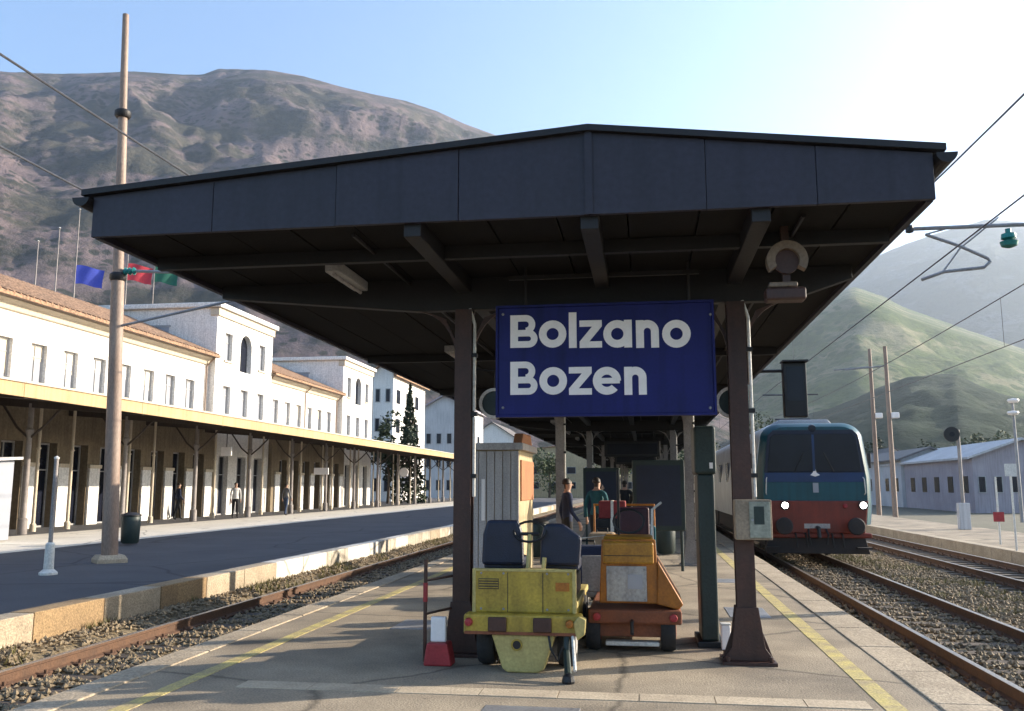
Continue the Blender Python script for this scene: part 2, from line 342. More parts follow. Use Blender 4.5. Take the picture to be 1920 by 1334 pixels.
mountain('hill', 'dark wooded foothill low behind the goods sheds',
         [(1380, 830), (1460, 790), (1560, 765), (1640, 730), (1700, 706), (1790, 700), (1870, 735), (1960, 760), (2200, 770), (2600, 800)],
         420, 1000, 1500, 47.0, 120, 50, 'wood_dark', 0.10)
g = MB(); g.add([(-9000, -9000, -0.75), (9000, -9000, -0.75), (9000, 9000, -0.75), (-9000, 9000, -0.75)], [(0, 1, 2, 3)])
tag(part('ground', g, None, 'ground'), kind='structure')

# ================================================================== TRACKS, PLATFORMS
TRK = {'left': -6.1, 'right': 4.30, 'far': 8.45}
RZ = -0.35
def ballast_bed(x0, x1, y0, y1):
    nx = int((x1-x0)/0.25); ny = int((y1-y0)/0.5); vs = []; fs = []
    for j in range(ny+1):
        for i in range(nx+1):
            x = x0+(x1-x0)*i/nx; y = y0+(y1-y0)*j/ny
            vs.append((x, y, -0.55+(.17*min(1, max(0, (-7.12-x)/.3)) if x < 0 else 0)+0.03*noise.noise(Vector((x*1.7, y*1.7, 0)))+0.02*noise.noise(Vector((x*5, y*5, 3)))))
    for j in range(ny):
        for i in range(nx):
            a = j*(nx+1)+i; fs.append((a, a+1, a+nx+2, a+nx+1))
    m = MB(); m.add(vs, fs); return tag(part('ballast_bed', m, None, 'ballast', smooth=True), 'brown gravel ballast bed under the rails', 'ballast', kind='structure')
ballast_bed(-7.85, -4.45, -6, 115); ballast_bed(2.45, 10.2, -2, 115)
def rail_prof(x):
    z = RZ
    return [(x-.07, z-.165), (x+.07, z-.165), (x+.065, z-.145), (x+.014, z-.125), (x+.014, z-.045), (x+.036, z-.035), (x+.036, z-.004), (x-.036, z-.004), (x-.036, z-.035), (x-.014, z-.045), (x-.014, z-.125), (x-.065, z-.145)]
slm = MB(); slm.box(-1.25, 1.25, -0.12, 0.12, -0.16, 0.0); slm = slm.mesh('sleeper', 'sleeper')
padm = MB(); padm.box(-0.13, 0.13, -0.07, 0.07, 0, 0.03); padm.tube([(-.10, 0, 0), (-.10, 0, .07)], .018, 6); padm.tube([(.10, 0, 0), (.10, 0, .07)], .018, 6); padm = padm.mesh('rail_clip', 'rail_side')
def track(cx, y0, y1, label, nfull):
    t = thing('railway_track', label, 'railway track', (cx, y0, RZ), kind='structure')
    for s in (-1, 1):
        x = cx+s*0.7175+s*0.018
        r = part('rail', MB().prism(rail_prof(x), y0, y1), t, 'rail_side')
        part('rail_head', MB().box(x-.034, x+.034, y0, y1, RZ-.004, RZ), t, 'rail_top')
    y = y0; k = 0; rest = MB()
    while y < y1:
        if k < nfull:
            s = part('sleeper', slm, t, world=False); s.location = (jit(.02), y-y0+jit(.02), -0.165); s.rotation_euler.z = jit(.01)
            for q in (-1, 1):
                c = part('rail_clip', padm, s, world=False); c.location = (q*0.735, 0, 0.0)
        else:
            rest.box(cx-1.25, cx+1.25, y-.12, y+.12, RZ-.32, RZ-.165)
        y += 0.62; k += 1
    if rest.v: tag(part('sleepers_beyond', rest, t, 'sleeper'), kind='stuff')
    return t
track(TRK['left'], 2, 115, 'railway track between the station platform and the canopy platform', 90)
track(TRK['right'], 2, 115, 'railway track carrying the teal locomotive', 60)
track(TRK['far'], 6, 115, 'railway track beside the far sunlit platform', 60)

# loose ballast stones and weeds close to the camera
def stones(n, x0, x1, y0, y1, skip):
    base = np.array([(1,0,0),(-1,0,0),(0,1,0),(0,-1,0),(0,0,1),(0,0,-1)], float)
    F = np.array([(0,2,4),(2,1,4),(1,3,4),(3,0,4),(2,0,5),(1,2,5),(3,1,5),(0,3,5)])
    X = rng.uniform(x0, x1, n); Y = y0+(y1-y0)*rng.random(n)**1.6
    ok = np.ones(n, bool)
    for s in skip: ok &= np.abs(X-s) > 0.09
    X = X[ok]; Y = Y[ok]; n = len(X)
    cx = sum(skip)/2; ph = np.abs(((Y-2+.31) % .62)-.31); ok = ~((ph < .12) & (np.abs(X-cx) < 1.25) & (rng.random(n) < .9)); X = X[ok]; Y = Y[ok]; n = len(X)
    sc = rng.uniform(.022, .048, (n, 1, 3)); sc[:, :, 2] *= .8
    V = base[None]*sc*rng.uniform(.75, 1.25, (n, 6, 1))
    a = rng.uniform(0, 6.28, n); ca, sa = np.cos(a)[:, None], np.sin(a)[:, None]
    V = np.stack([V[:, :, 0]*ca-V[:, :, 1]*sa, V[:, :, 0]*sa+V[:, :, 1]*ca, V[:, :, 2]], -1)
    berm = .17*np.clip((-7.12-X)/.3, 0, 1); V[:, :, 2] += berm[:, None]
    V[:, :, 0] += X[:, None]; V[:, :, 1] += Y[:, None]; V[:, :, 2] += (-0.515+rng.uniform(-.012, .03, n))[:, None]
    FF = (F[None]+(np.arange(n)*6)[:, None, None]).reshape(-1, 3)
    me = bpy.data.meshes.new('ballast_stones'); me.from_pydata(V.reshape(-1, 3).tolist(), [], FF.tolist()); me.materials.append(MATS['stone'])
    o = bpy.data.objects.new('ballast_stones', me); COL.objects.link(o); return o
tag(stones(26000, 2.55, 7.2, 5, 34, [TRK['right']-.735, TRK['right']+.735]), 'loose brown ballast stones around the rails right of the platform', 'gravel', kind='stuff')
tag(stones(18000, -7.65, -4.65, 7, 36, [TRK['left']-.735, TRK['left']+.735]), 'loose brown ballast stones in the track bed left of the platform', 'gravel', kind='stuff')
def weeds(n, x0, x1, y0, y1, label):
    m = MB()
    for _ in range(n):
        x = random.uniform(x0, x1); y = random.uniform(y0, y1)
        if noise.noise(Vector((x*.8, y*.5, 5))) < 0.05: continue
        zb = -.54+.17*min(1, max(0, (-7.12-x)/.3))
        for k in range(6):
            a = random.uniform(0, 6.28); h = random.uniform(.05, .16); w = .012; l = random.uniform(.03, .1)
            dx, dy = math.cos(a), math.sin(a)
            m.add([(x-dy*w, y+dx*w, zb), (x+dy*w, y-dx*w, zb), (x+dx*l, y+dy*l, zb+h)], [(0, 1, 2)])
    return tag(part('weeds', m, None, 'weeds'), label, 'weeds', kind='stuff')
weeds(2400, 5.3, 7.3, 9, 45, 'yellow green weeds between the two right hand tracks')
weeds(2200, -5.2, -4.65, 8, 40, 'yellow green weeds along the foot of the canopy platform')
weeds(1600, -7.65, -7.1, 9, 45, 'yellow green weeds along the foot of the station platform')

def platform(name, label, x0, x1, y0, y1, top, side, kerbs, kmat, ztop=0.0):
    t = thing(name, label, 'platform', ((x0+x1)/2, y0, ztop), kind='structure')
    part('surface', MB().box(x0, x1, y0, y1, -0.75, ztop), t, top)
    for (kx0, kx1, ky0, ky1, L) in kerbs:
        n = int((ky1-ky0)/L)
        for i in range(n):
            a = ky0+i*L; b = MB().box(kx0+jit(.004), kx1+jit(.004), a+.008, a+L-.008, -0.58, ztop+.012+jit(.004))
            part('kerb_slab', b, t, kmat if isinstance(kmat, str) else kmat(a), bevel=0.012)
    return t
PX0, PX1 = -4.55, 2.50
plat = platform('platform', 'paved canopy platform with worn yellow safety lines', PX0+.3, PX1-.42, -6, 115, 'asphalt', 'kerb',
                [(PX1-.42, PX1, 0, 90, 1.2), (PX0, PX0+.3, 0, 84, 1.2)], 'kerb')
# yellow lines, slightly worn, following the edges, and a pale stone strip across the platform
for (xa, xb) in ((1.68, 1.84), (-3.86, -3.72)):
    yy = 2.0
    while yy < 90:
        part('yellow_line', MB().box(xa+jit(.006), xb+jit(.006), yy+.004, yy+1.99, -.01, .004), plat, 'yellow_paint'); yy += 2.0
xs_ = -3.3
while xs_ < 1.5:
    w = random.uniform(.55, .8); part('strip_slab', MB().box(xs_+.004, min(xs_+w, 1.6)-.004, 6.98, 7.22, -.02, .006+jit(.0015)), plat, 'strip_stone'); xs_ += w
# darker patched trench covers in the asphalt
for (x, y, w, l) in ((1.0, 11.5, .5, .9), (-2.9, 10.0, .45, .7), (.9, 15.5, .6, .6), (-1.2, 6.2, .7, .5)):
    p_ = part('access_cover', MB().box(x, x+w, y, y+l, -.02, .005), plat, 'steel_grey', bevel=.004)
splat = platform('platform', 'wide station platform in front of the white building', -30, -8.05, -4, 118, 'asphalt_dark', 'kerb', [(-8.05, -7.7, 0, 90, 1.5)], lambda y: ('kerb_ochre' if random.random() < .75 else 'kerb') if y < 15 else random.choice(['pavement_pale', 'pavement_pale', 'kerb', 'kerb_pale']))
n_ = 0
for j in range(40):
    for i in range(3):
        y = 8+j*2.4; x = -20.2+i*1.62
        part('sunlit_slab', MB().box(x+.006, x+1.614, y+.006, y+2.394, -.02, .006+jit(.002)), splat, 'pavement_pale')  # pale only along the sunlit strip, sunlight put into the slab colour
FZ = -0.2
fplat = platform('platform', 'low sunlit far platform beyond the second right hand track', 10.45, 14.5, 4, 115, 'asphalt', 'kerb', [(10.1, 10.45, 6, 90, 1.5)], 'kerb', FZ)

# ================================================================== CANOPY OVER THE PLATFORM
CX0, CX1, CXR, CY0, CY1 = -4.52, 2.12, -0.38, 6.5, 96.0
ZS, ZE, ZA = 3.67, 4.0, 4.31
def ztop(x): return ZE+(ZA-ZE)*((x-CX0)/(CXR-CX0) if x < CXR else (CX1-x)/(CX1-CXR))
can = thing('platform_canopy', 'long dark gabled platform canopy on paired brown steel columns', 'canopy', (CXR, CY0, 0))
edges = [CX0, -3.45, -2.4, -1.4, CXR, .5, 1.3, CX1]
for a, b in zip(edges[:-1], edges[1:]):
    y = CY0+jit(.004)
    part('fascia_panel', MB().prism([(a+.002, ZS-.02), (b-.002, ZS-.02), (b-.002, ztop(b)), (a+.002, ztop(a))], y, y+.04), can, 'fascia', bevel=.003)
part('fascia_trim', MB().prism([(CX0-.08, ZE+.0), (CXR, ZA+.0), (CX1+.08, ZE+.0), (CX1+.08, ZE+.05), (CXR, ZA+.05), (CX0-.08, ZE+.05)], CY0-.05, CY0+.1), can, 'canopy_steel')
part('ridge_seam', MB().box(CXR-.03, CXR+.03, CY0-.018, CY0+.002, ZS-.02, ZA-.005), can, 'fascia')
for (a, b) in ((CX0, CXR), (CXR, CX1)):
    part('roof_sheet', MB().prism([(a, ztop(a)-.05), (b, ztop(b)-.05), (b, ztop(b)+.03), (a, ztop(a)+.03)], CY0+.11, CY1), can, 'roof_sheet')
bays = [CY0+.06]+[13.6+10.1*k for k in range(9)]
nb = 12; w = (CX1-CX0)/nb
for ya, yb in zip(bays[:-1], bays[1:]):
    for i in range(nb):
        z = ZS+.03+jit(.004)
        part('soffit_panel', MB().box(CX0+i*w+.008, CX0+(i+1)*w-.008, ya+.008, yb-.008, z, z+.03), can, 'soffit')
for x, nm in ((CX0, 'eave_board'), (CX1-.05, 'eave_board')):
    for ya, yb in zip(bays[:-1], bays[1:]):
        part(nm, MB().box(x, x+.05, ya+.004, yb-.004, ZS-.02, ZE-.01), can, 'fascia')
for x, s in ((CX0, -1), (CX1, 1)):
    gm = MB(); n = 8
    prof = [(x+s*(.08-.075*math.cos(math.pi*i/n)), ZE-.02-.075*math.sin(math.pi*i/n)) for i in range(n+1)]
    prof = prof+[(x+s*(.08-.066*math.cos(math.pi*i/n)), ZE-.02-.066*math.sin(math.pi*i/n)) for i in range(n, -1, -1)]
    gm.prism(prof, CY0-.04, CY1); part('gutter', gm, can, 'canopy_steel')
    part('gutter_end', MB().prism([(x+s*(.08-.075*math.cos(math.pi*i/n)), ZE-.02-.075*math.sin(math.pi*i/n)) for i in range(n+1)], CY0-.055, CY0-.0405), can, 'canopy_steel')
COLX = (-1.78, .90)
for x in (*COLX, CXR): part('long_beam', MB().box(x-.07, x+.07, CY0+.05, CY1, ZS-.12, ZS+.028), can, 'canopy_steel', bevel=.008)
COLY = [8.65+10.1*k for k in range(9)]
def column_mesh(x, y):
    m = MB(); a, b = .085, .085; tf = .016
    m.box(x-a, x+a, y-b, y-b+tf, 0, ZS-.3); m.box(x-a, x+a, y+b-tf, y+b, 0, ZS-.3); m.box(x-.012, x+.012, y-b+tf, y+b-tf, 0, ZS-.3)
    return m
def base_mesh(x, y):
    m = MB(); m.box(x-.24, x+.24, y-.2, y+.2, 0, .03)
    for yy in (y-.105, y+.089): m.prism([(x-.23, .03), (x+.23, .03), (x+.15, .14), (x+.10, .5), (x-.10, .5), (x-.15, .14)], yy, yy+.016)
    for s in (-1, 1): m.prism([(x+s*.087, .03), (x+s*.23, .03), (x+s*.087, .42)], y-.012, y+.012)
    for sx in (-.19, .19):
        for sy in (-.16, .16): m.tube([(x+sx, y+sy, .03), (x+sx, y+sy, .075)], .02, 6)
    return m
for k, y in enumerate(COLY):
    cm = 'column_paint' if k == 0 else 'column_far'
    part('cross_beam', MB().prism([(CX0+.12, ZS-.10), (COLX[0]-.5, ZS-.30), (COLX[1]+.5, ZS-.30), (CX1-.12, ZS-.10), (CX1-.12, ZS+.026), (CX0+.12, ZS+.026)], y-.055, y+.055), can, 'canopy_steel', bevel=.006)
    for q, x in enumerate(COLX):
        c = part('column', column_mesh(x, y), can, cm)
        part('column_base', base_mesh(x, y), c, cm, world=False, bevel=.004)
        br = MB()
        for s in (-1, 1):
            pts = [(x+s*(.087+.42*(1-math.cos(t*math.pi/16))), ZS-.82+.52*math.sin(t*math.pi/16)) for t in range(9)]
            pts2 = [(p[0]+s*.0, p[1]+.07) for p in pts]
            br.prism(pts+[(x+s*.60, ZS-.28), (x+s*.52, ZS-.26)]+[(x+s*.2, ZS-.38), (x+s*.087, ZS-.62)], y-.02, y+.02)
        part('bracket', br, c, cm, world=False)
        if k < 3:
            off = .115 if q == 1 else .11
            pp = MB().tube([(x+off, y-.05, .02 if k else 1.5), (x+off, y-.05, 2.28)], .017, 8)
            pp.tube([(x+off, y-.05, 2.34), (x+off, y-.05, 3.22), (x+off-.05, y-.05, 3.38)], .017, 8)
            pi = part('drain_pipe', pp, c, 'pale_pipe', world=False, smooth=True)
            for zc in ((1.7, 2.31, 2.9) if k == 0 else (.5, 1.5, 2.31, 2.9)): part('pipe_clip', MB().box(x+off-.03, x+off+.03, y-.08, y-.02, zc-.02, zc+.02), c, 'canopy_steel', world=False)
for y in [7.4]+[COLY[k]+5.05 for k in range(8)]:
    part('purlin', MB().box(CX0+.1, CX1-.1, y-.035, y+.035, ZS-.09, ZS+.024), can, 'canopy_steel')

for x in (-2.35, 1.25):
    part('conduit', MB().tube([(x, CY0+.3, ZS-.01), (x, 92, ZS-.01)], .018, 6), can, 'canopy_steel')
for y in [7.75+5.05*k for k in range(14)]:
    lf = part('strip_lamp', MB().box(-2.95, -2.80, y, y+1.25, ZS-.07, ZS+.028), can, 'frame_grey', bevel=.01)
    part('tube', MB().tube([(-2.875, y+.04, ZS-.085), (-2.875, y+1.21, ZS-.085)], .018, 8), lf, 'panel_grey', world=False)
# ================================================================== STATION SIGN
SY = 8.2
a = at(930, 575, Y=SY); b = at(1345, 778, Y=SY); sx0, sx1, sz1, sz0 = a.x+.022, b.x-.022, a.z-.02, b.z+.02
sg = thing('station_sign', 'blue station name sign hanging under the canopy reading Bolzano Bozen', 'sign', ((sx0+sx1)/2, SY, sz0))
part('sign_face', MB().box(sx0, sx1, SY, SY+.05, sz0, sz1), sg, 'sign_blue', bevel=.006)
fr = MB(); e = .022
fr.box(sx0-e, sx1+e, SY-.012, SY+.062, sz1, sz1+e); fr.box(sx0-e, sx1+e, SY-.012, SY+.062, sz0-e, sz0); fr.box(sx0-e, sx0, SY-.012, SY+.062, sz0, sz1); fr.box(sx1, sx1+e, SY-.012, SY+.062, sz0, sz1)
part('sign_frame', fr, sg, 'sign_blue')
for px_ in (985, 1292):
    x = at(px_, 575, Y=SY).x; part('hanger_rod', MB().tube([(x, SY+.025, sz1), (x, SY+.025, ZS+.028)], .014, 8), sg, 'canopy_steel')
part('crossbar', MB().box(sx0+.1, sx1-.1, SY+.005, SY+.045, ZS-.10, ZS-.06), sg, 'canopy_steel')
for u in (955, 1320):
    for v in (590, 765):
        q = at(u-12 if u < 1000 else u+12, v, Y=SY); part('bolt', MB().lathe([(.0, -.012), (.010, -.010), (.014, 0)], (q.x, SY, q.z), 8, 'y'), sg, 'steel_grey')
def letter(ch, x, z, w, xh, cap, st, y0, y1):
    m = MB(); R = xh/2
    if ch == 'o': m.ring((x+w/2, z+R), R-st, R, y0, y1)
    elif ch == 'l': m.box(x, x+st, y0, y1, z, z+cap*1.08)
    elif ch == 'z':
        t = st*.82
        m.prism([(x, z), (x+w, z), (x+w, z+t), (x+st*1.25, z+t), (x+w, z+xh-t), (x+w, z+xh), (x, z+xh), (x, z+xh-t), (x+w-st*1.25, z+xh-t), (x, z+t)], y0, y1)
    elif ch == 'a': m.ring((x+R, z+R), R-st, R, y0, y1); m.box(x+w-st, x+w, y0-.001, y1, z, z+xh)
    elif ch == 'n':
        m.box(x, x+st, y0-.001, y1, z, z+xh); r = (w)/2
        m.ring((x+r, z+xh-r), r-st, r, y0, y1, 0, 180, 18); m.box(x+w-st, x+w, y0, y1, z, z+xh-r)
    elif ch == 'e':
        m.ring((x+R, z+R), R-st, R, y0, y1, 0, 318, 30); m.box(x+st*.6, x+2*R-st*.15, y0-.001, y1, z+R-st*.36, z+R+st*.36)
    elif ch == 'B':
        m.box(x, x+st, y0, y1, z, z+cap); h1 = cap*.54; h2 = cap-h1+st*.55
        for (zb, h, ww) in ((z, h1, w), (z+cap-h2, h2, w*.92)):
            r = h/2; xc = x+ww-r
            m.ring((xc, zb+r), r-st*.85, r, y0-.001*(zb > z), y1, -90, 90, 16)
            m.box(x+st, xc, y0, y1, zb, zb+st*.85) if zb == z else m.box(x+st, xc, y0, y1, zb+h-st*.85, zb+h)
        m.box(x+st, x+w-h1/2, y0-.002, y1, z+h1-st*.85, z+h1)
    return m
def word(chars, basepx):
    for ch, xa, xb in chars:
        p = at(xa, basepx, Y=SY); q = at(xb, basepx, Y=SY)
        xh = .262; w_ = q.x-p.x
        if ch in 'o': w_ = xh; x = (p.x+q.x)/2-w_/2
        elif ch in 'ae': w_ = xh*(1.02 if ch == 'a' else 1); x = (p.x+q.x)/2-w_/2
        else: x = p.x
        part('letter_'+ch.lower() if ch != 'B' else 'letter_capital_b', letter(ch, x, p.z, w_, xh, 0.315, .073, SY-.008, SY), sg, 'sign_white')
word([('B', 957, 1008), ('o', 1011, 1062), ('l', 1067, 1081), ('z', 1087, 1129), ('a', 1132, 1185), ('n', 1193, 1236), ('o', 1242, 1296)], 653)
word([('B', 957, 1008), ('o', 1012, 1063), ('z', 1067, 1110), ('e', 1113, 1164), ('n', 1171, 1213)], 741)
# round rimmed signs on arms from the columns
for (u, v, cx, dirn, lab) in ((927, 757, COLX[0], 1, 'round rimmed sign beside the column under the Bolzano end'), (1372, 755, COLX[1], -1, 'round rimmed sign behind the column with the box')):
    Y = 8.80; c = at(u, v, Y=Y)
    t = thing('round_sign', lab, 'sign', (c.x, Y, c.z))
    part('disc', MB().ring((c.x, c.z), 0, .135, Y-.01, Y+.02), t, 'dark_green')
    part('rim', MB().ring((c.x, c.z), .125, .155, Y-.03, Y+.03), t, 'pale_pipe')
    part('arm', MB().tube([(c.x, Y+.03, c.z), (c.x, Y+.03, c.z+.33), (cx, Y-.06, c.z+.36)], .014, 6), t, 'canopy_steel')
# round lamp under the canopy on the track side
Y = 7.15; c = at(1475, 490, Y=Y)
t = thing('ceiling_lamp', 'round pale ring lamp under the canopy near the track edge', 'lamp', (c.x, Y, c.z))
part('ring', MB().ring((c.x, c.z), .095, .16, Y-.05, Y+.05, -30, 210, 24), t, 'lamp_tan', smooth=True)
part('backplate', MB().ring((c.x, c.z), 0, .10, Y+.0, Y+.04), t, 'column_paint')
part('lower_bar', MB().box(c.x-.15, c.x+.07, Y-.05, Y+.05, c.z-.22, c.z-.18), t, 'lamp_tan', bevel=.01)
part('housing', MB().box(c.x-.18, c.x+.13, Y-.07, Y+.09, c.z-.33, c.z-.225), t, 'column_paint', bevel=.02)
part('bracket', MB().box(c.x-.03, c.x+.03, Y+.04, Y+.09, c.z-.24, ZS+.028), t, 'column_paint')
# electrical box on the right column
Y = 8.5; a = at(1375, 937, Y=Y); b = at(1446, 1012, Y=Y)
t = thing('electrical_box', 'grey green electrical box fixed to the brown column', 'box', ((a.x+b.x)/2, Y, b.z))
part('case', MB().box(a.x, b.x, Y-.12, Y+.06, b.z, a.z), t, 'box_tan', bevel=.008)
part('door', MB().box(a.x+.125, b.x-.015, Y-.135, Y-.12, b.z+.02, a.z-.02), t, 'box_grey_green', bevel=.004)
part('notice', MB().box(a.x+.165, b.x-.07, Y-.138, Y-.1355, b.z+.14, a.z-.06), t, 'dark_green')
part('lock', MB().tube([(a.x+.15, Y-.135, (a.z+b.z)/2), (a.x+.15, Y-.15, (a.z+b.z)/2)], .012, 8), t, 'steel_grey')
# tall dark green stand behind the column
c = at(1333, 1214, Z=0); 
t = thing('notice_stand', 'tall narrow dark green notice stand beside the right brown column', 'stand', c)
x, y = c.x, c.y
part('case', MB().box(x-.085, x+.085, y-.02, y+.55, .06, 1.72), t, 'dark_green', bevel=.02)
part('head', MB().box(x-.11, x+.11, y-.04, y+.57, 1.72, 2.22), t, 'dark_green', bevel=.03)
part('foot', MB().box(x-.13, x+.13, y-.06, y+.6, 0, .06), t, 'black', bevel=.01)
part('label_plate', MB().box(x+.04, x+.075, y-.045, y-.041, 1.78, 1.84), t, 'sign_white')
t = thing('marker_block', 'small white marker block standing beside the brown column base', 'marker', (x+.15, y-.1, 0))
part('block', MB().box(x+.095, x+.185, y-.16, y-.06, 0, .24), t, 'sign_white', bevel=.012)
part('cap', MB().box(x+.09, x+.19, y-.165, y-.055, .24, .255), t, 'pale_pipe', bevel=.004)
# black hanging signal beyond the canopy edge
Y = 17.0; a = at(1467, 680, Y=Y); b = at(1516, 782, Y=Y)
t = thing('hanging_signal', 'black rectangular signal screen hanging at the canopy edge above the locomotive', 'signal', ((a.x+b.x)/2, Y, b.z))
part('case', MB().box(a.x, b.x, Y, Y+.2, b.z, a.z), t, 'black', bevel=.02)
part('hood', MB().box(a.x-.02, b.x+.02, Y-.14, Y+.2, a.z, a.z+.03), t, 'black')
part('screen', MB().box(a.x+.06, b.x-.06, Y-.004, Y, b.z+.3, a.z-.08), t, 'dark_glass')
part('arm', MB().tube([(a.x+.1, Y+.1, a.z-.15), (CX1-.1, Y+.1, a.z-.15), (CX1-.1, Y+.1, ZS+.028)], .03, 8), t, 'canopy_steel')

# ================================================================== LUGGAGE TRACTORS
def wheel(t, x, y, r, w, rim='tug_grey'):
    o = part('wheel', MB().lathe([(r*.55, -w/2), (r*.93, -w/2), (r, -w*.3), (r, w*.3), (r*.93, w/2), (r*.55, w/2)], (x, y, r), 24, 'x'), t, 'rubber', smooth=True)
    part('rim', MB().lathe([(r*.2, -w/2-.012), (r*.52, -w/2-.006), (r*.56, -w/2+.02), (r*.56, w/2-.02), (r*.52, w/2+.006), (r*.2, w/2+.012)], (x, y, r), 18, 'x'), o, rim, world=False, smooth=True)
Y = 7.95
def X(u, v=1150): return at(u, v, Y=Y).x
def Z(v, u=985): return at(u, v, Y=Y).z
t = thing('luggage_tractor', 'dull yellow luggage tractor with two dark blue seats', 'tractor', (X(985), Y, 0))
xl, xr = X(888), X(1078); zt, zm, zf, zb = Z(1070), Z(1150), Z(1188), Z(1258)
part('front_panel', MB().box(xl, xr, Y, Y+.05, zm, zt), t, 'tug_yellow', bevel=.012)
rim = MB(); rim.box(xl-.012, xl+.02, Y-.008, Y+.06, zm, zt+.012); rim.box(xr-.02, xr+.012, Y-.008, Y+.06, zm, zt+.012); rim.box(xl+.02, xr-.02, Y-.008, Y+.06, zt-.012, zt+.012)
part('panel_trim', rim, t, 'tug_yellow_pale', bevel=.005)
part('vent', MB().box(X(897), X(935), Y-.006, Y, Z(1106), Z(1086)), t, 'dark_wood')
vs_ = MB()
for k in range(4): vs_.box(X(898), X(934), Y-.014, Y-.005, Z(1104)+.022*k, Z(1104)+.01+.022*k)
part('vent_slat', vs_, t, 'tug_yellow')
part('plate', MB().box(X(1042), X(1068), Y-.006, Y, Z(1108), Z(1092)), t, 'tug_orange')
part('bumper', MB().box(X(874), X(1092), Y-.12, Y+.08, zf, zm), t, 'tug_yellow', bevel=.02)
for u in (1003, 920): part('bumper_pad', MB().box(X(u), X(u+34), Y-.15, Y-.12, zf+.03, zm-.02), t, 'column_paint', bevel=.01)
part('corner_guard', MB().prism([(X(1084), zf-.03), (X(1098), zf+.02), (X(1100), zm-.03), (X(1088), zm), (X(1076), zm-.06)], Y-.14, Y-.02), t, 'tug_yellow_pale', bevel=.01)
part('nose', MB().prism([(X(925), zf), (X(1042), zf), (X(1022), zb+.03), (X(1010), zb), (X(955), zb), (X(945), zb+.03)], Y-.10, Y+.1), t, 'tug_yellow_pale', bevel=.015)
part('coupling_hole', MB().ring((X(972), Z(1206)), 0, .038, Y-.104, Y-.09), t, 'black')
part('coupling_ring', MB().ring((X(972), Z(1206)), .036, .05, Y-.112, Y-.09), t, 'tug_yellow')
part('chassis', MB().box(xl+.04, xr-.04, Y+.1, Y+2.1, .28, .46), t, 'tug_yellow', bevel=.015)
part('bonnet', MB().box(xl+.03, xr-.03, Y+.06, Y+.55, .46, zt-.03), t, 'tug_yellow', bevel=.02)
part('deck', MB().box(xl+.02, xr-.02, Y+.56, Y+2.15, .46, .52), t, 'tug_yellow_pale', bevel=.01)
for xx in (xl+.09, xr-.09):
    for yy in (Y+.28, Y+1.75): wheel(t, xx, yy, .23, .15)
# two seats: cushion and backrest each
for (u0, u1, v0, lean) in ((893, 975, 978, 0), (1006, 1084, 984, .10)):
    xa, xb = X(u0), X(u1); z1 = Z(v0); z0 = zt
    se = part('seat', MB().box(xa+.01, xb-.01, Y+.30, Y+.66, z0-.03, z0+.09), t, 'seat_blue', bevel=.03)
    part('backrest', MB().prism([(xa, z0+.02), (xb, z0+.02), (xb-.01+lean*.3, z0+(z1-z0)*.7), (xb-.05-lean, z1), (xa+.05, z1), (xa+.01, z0+(z1-z0)*.7)], Y+.24, Y+.32), se, 'seat_blue', world=False, bevel=.03)
part('steering_column', MB().tube([(X(985), Y+.16, zt-.05), (X(988), Y+.22, Z(1005))], .02, 8), t, 'tug_yellow_pale')
part('handlebar', MB().tube([(X(970), Y+.22, Z(1004)), (X(1006), Y+.22, Z(1004))], .016, 8), t, 'black')
part('lever', MB().tube([(X(1016), Y+.12, zt-.02), (X(1018), Y+.14, Z(1048))], .02, 8), t, 'tug_yellow_pale')
part('steering_wheel', MB().tube([(X(988)+.15*math.cos(k*math.pi/8), Y+.24+.06*math.sin(k*math.pi/8), Z(1006)+.03+.09*math.sin(k*math.pi/8)) for k in range(17)], .012, 6), t, 'black')
for u in (952, 1018): part('panel_seam', MB().box(X(u)-.003, X(u)+.003, Y-.0015, Y+.01, zm+.005, zt-.02), t, 'black')
for u in (902, 944, 1026, 1066):
    for v in (1076, 1143): part('bolt', MB().lathe([(.0, -.010), (.008, -.008), (.011, 0)], (X(u), Y, Z(v)), 8, 'y'), t, 'steel_grey')
for u in (884, 1070): part('lamp', MB().lathe([(.0, -.05), (.03, -.045), (.036, -.02), (.036, .02)], (X(u), Y-.12, (zf+zm)/2+.02), 14, 'y'), t, 'red_paint' if u < 900 else 'tug_orange', smooth=True)
part('cable', MB().tube([(X(1030), Y-.10, zf+.02), (X(1036), Y-.16, zf-.10), (X(1048), Y-.15, zf-.2), (X(1058), Y-.16, zf-.08)], .011, 6), t, 'black')
part('hazard_stripe', MB().box(X(876), X(1090), Y-.124, Y-.1195, zf+.004, zf+.03), t, 'tug_rust')
part('battery_box', MB().box(xl+.06, xr-.06, Y+.8, Y+1.6, .52, .74), t, 'dark_green', bevel=.02)
xb_ = X(1064)
part('drawbar', MB().tube([(xb_, Y-.08, zf), (xb_, Y-.14, .20), (at(1066, 1282, Z=0).x, at(1066, 1282, Z=0).y, .03)], .03, 8), t, 'dark_green')
part('drawbar_foot', MB().lathe([(.05, 0), (.055, .02), (.045, .06), (.02, .08)], (at(1066, 1282, Z=0).x, at(1066, 1282, Z=0).y, 0), 12), t, 'black')
part('drawbar_rod', MB().tube([(xb_+.055, Y-.12, zf), (at(1066, 1282, Z=0).x+.055, at(1066, 1282, Z=0).y, .10)], .014, 8), t, 'pale_pipe')

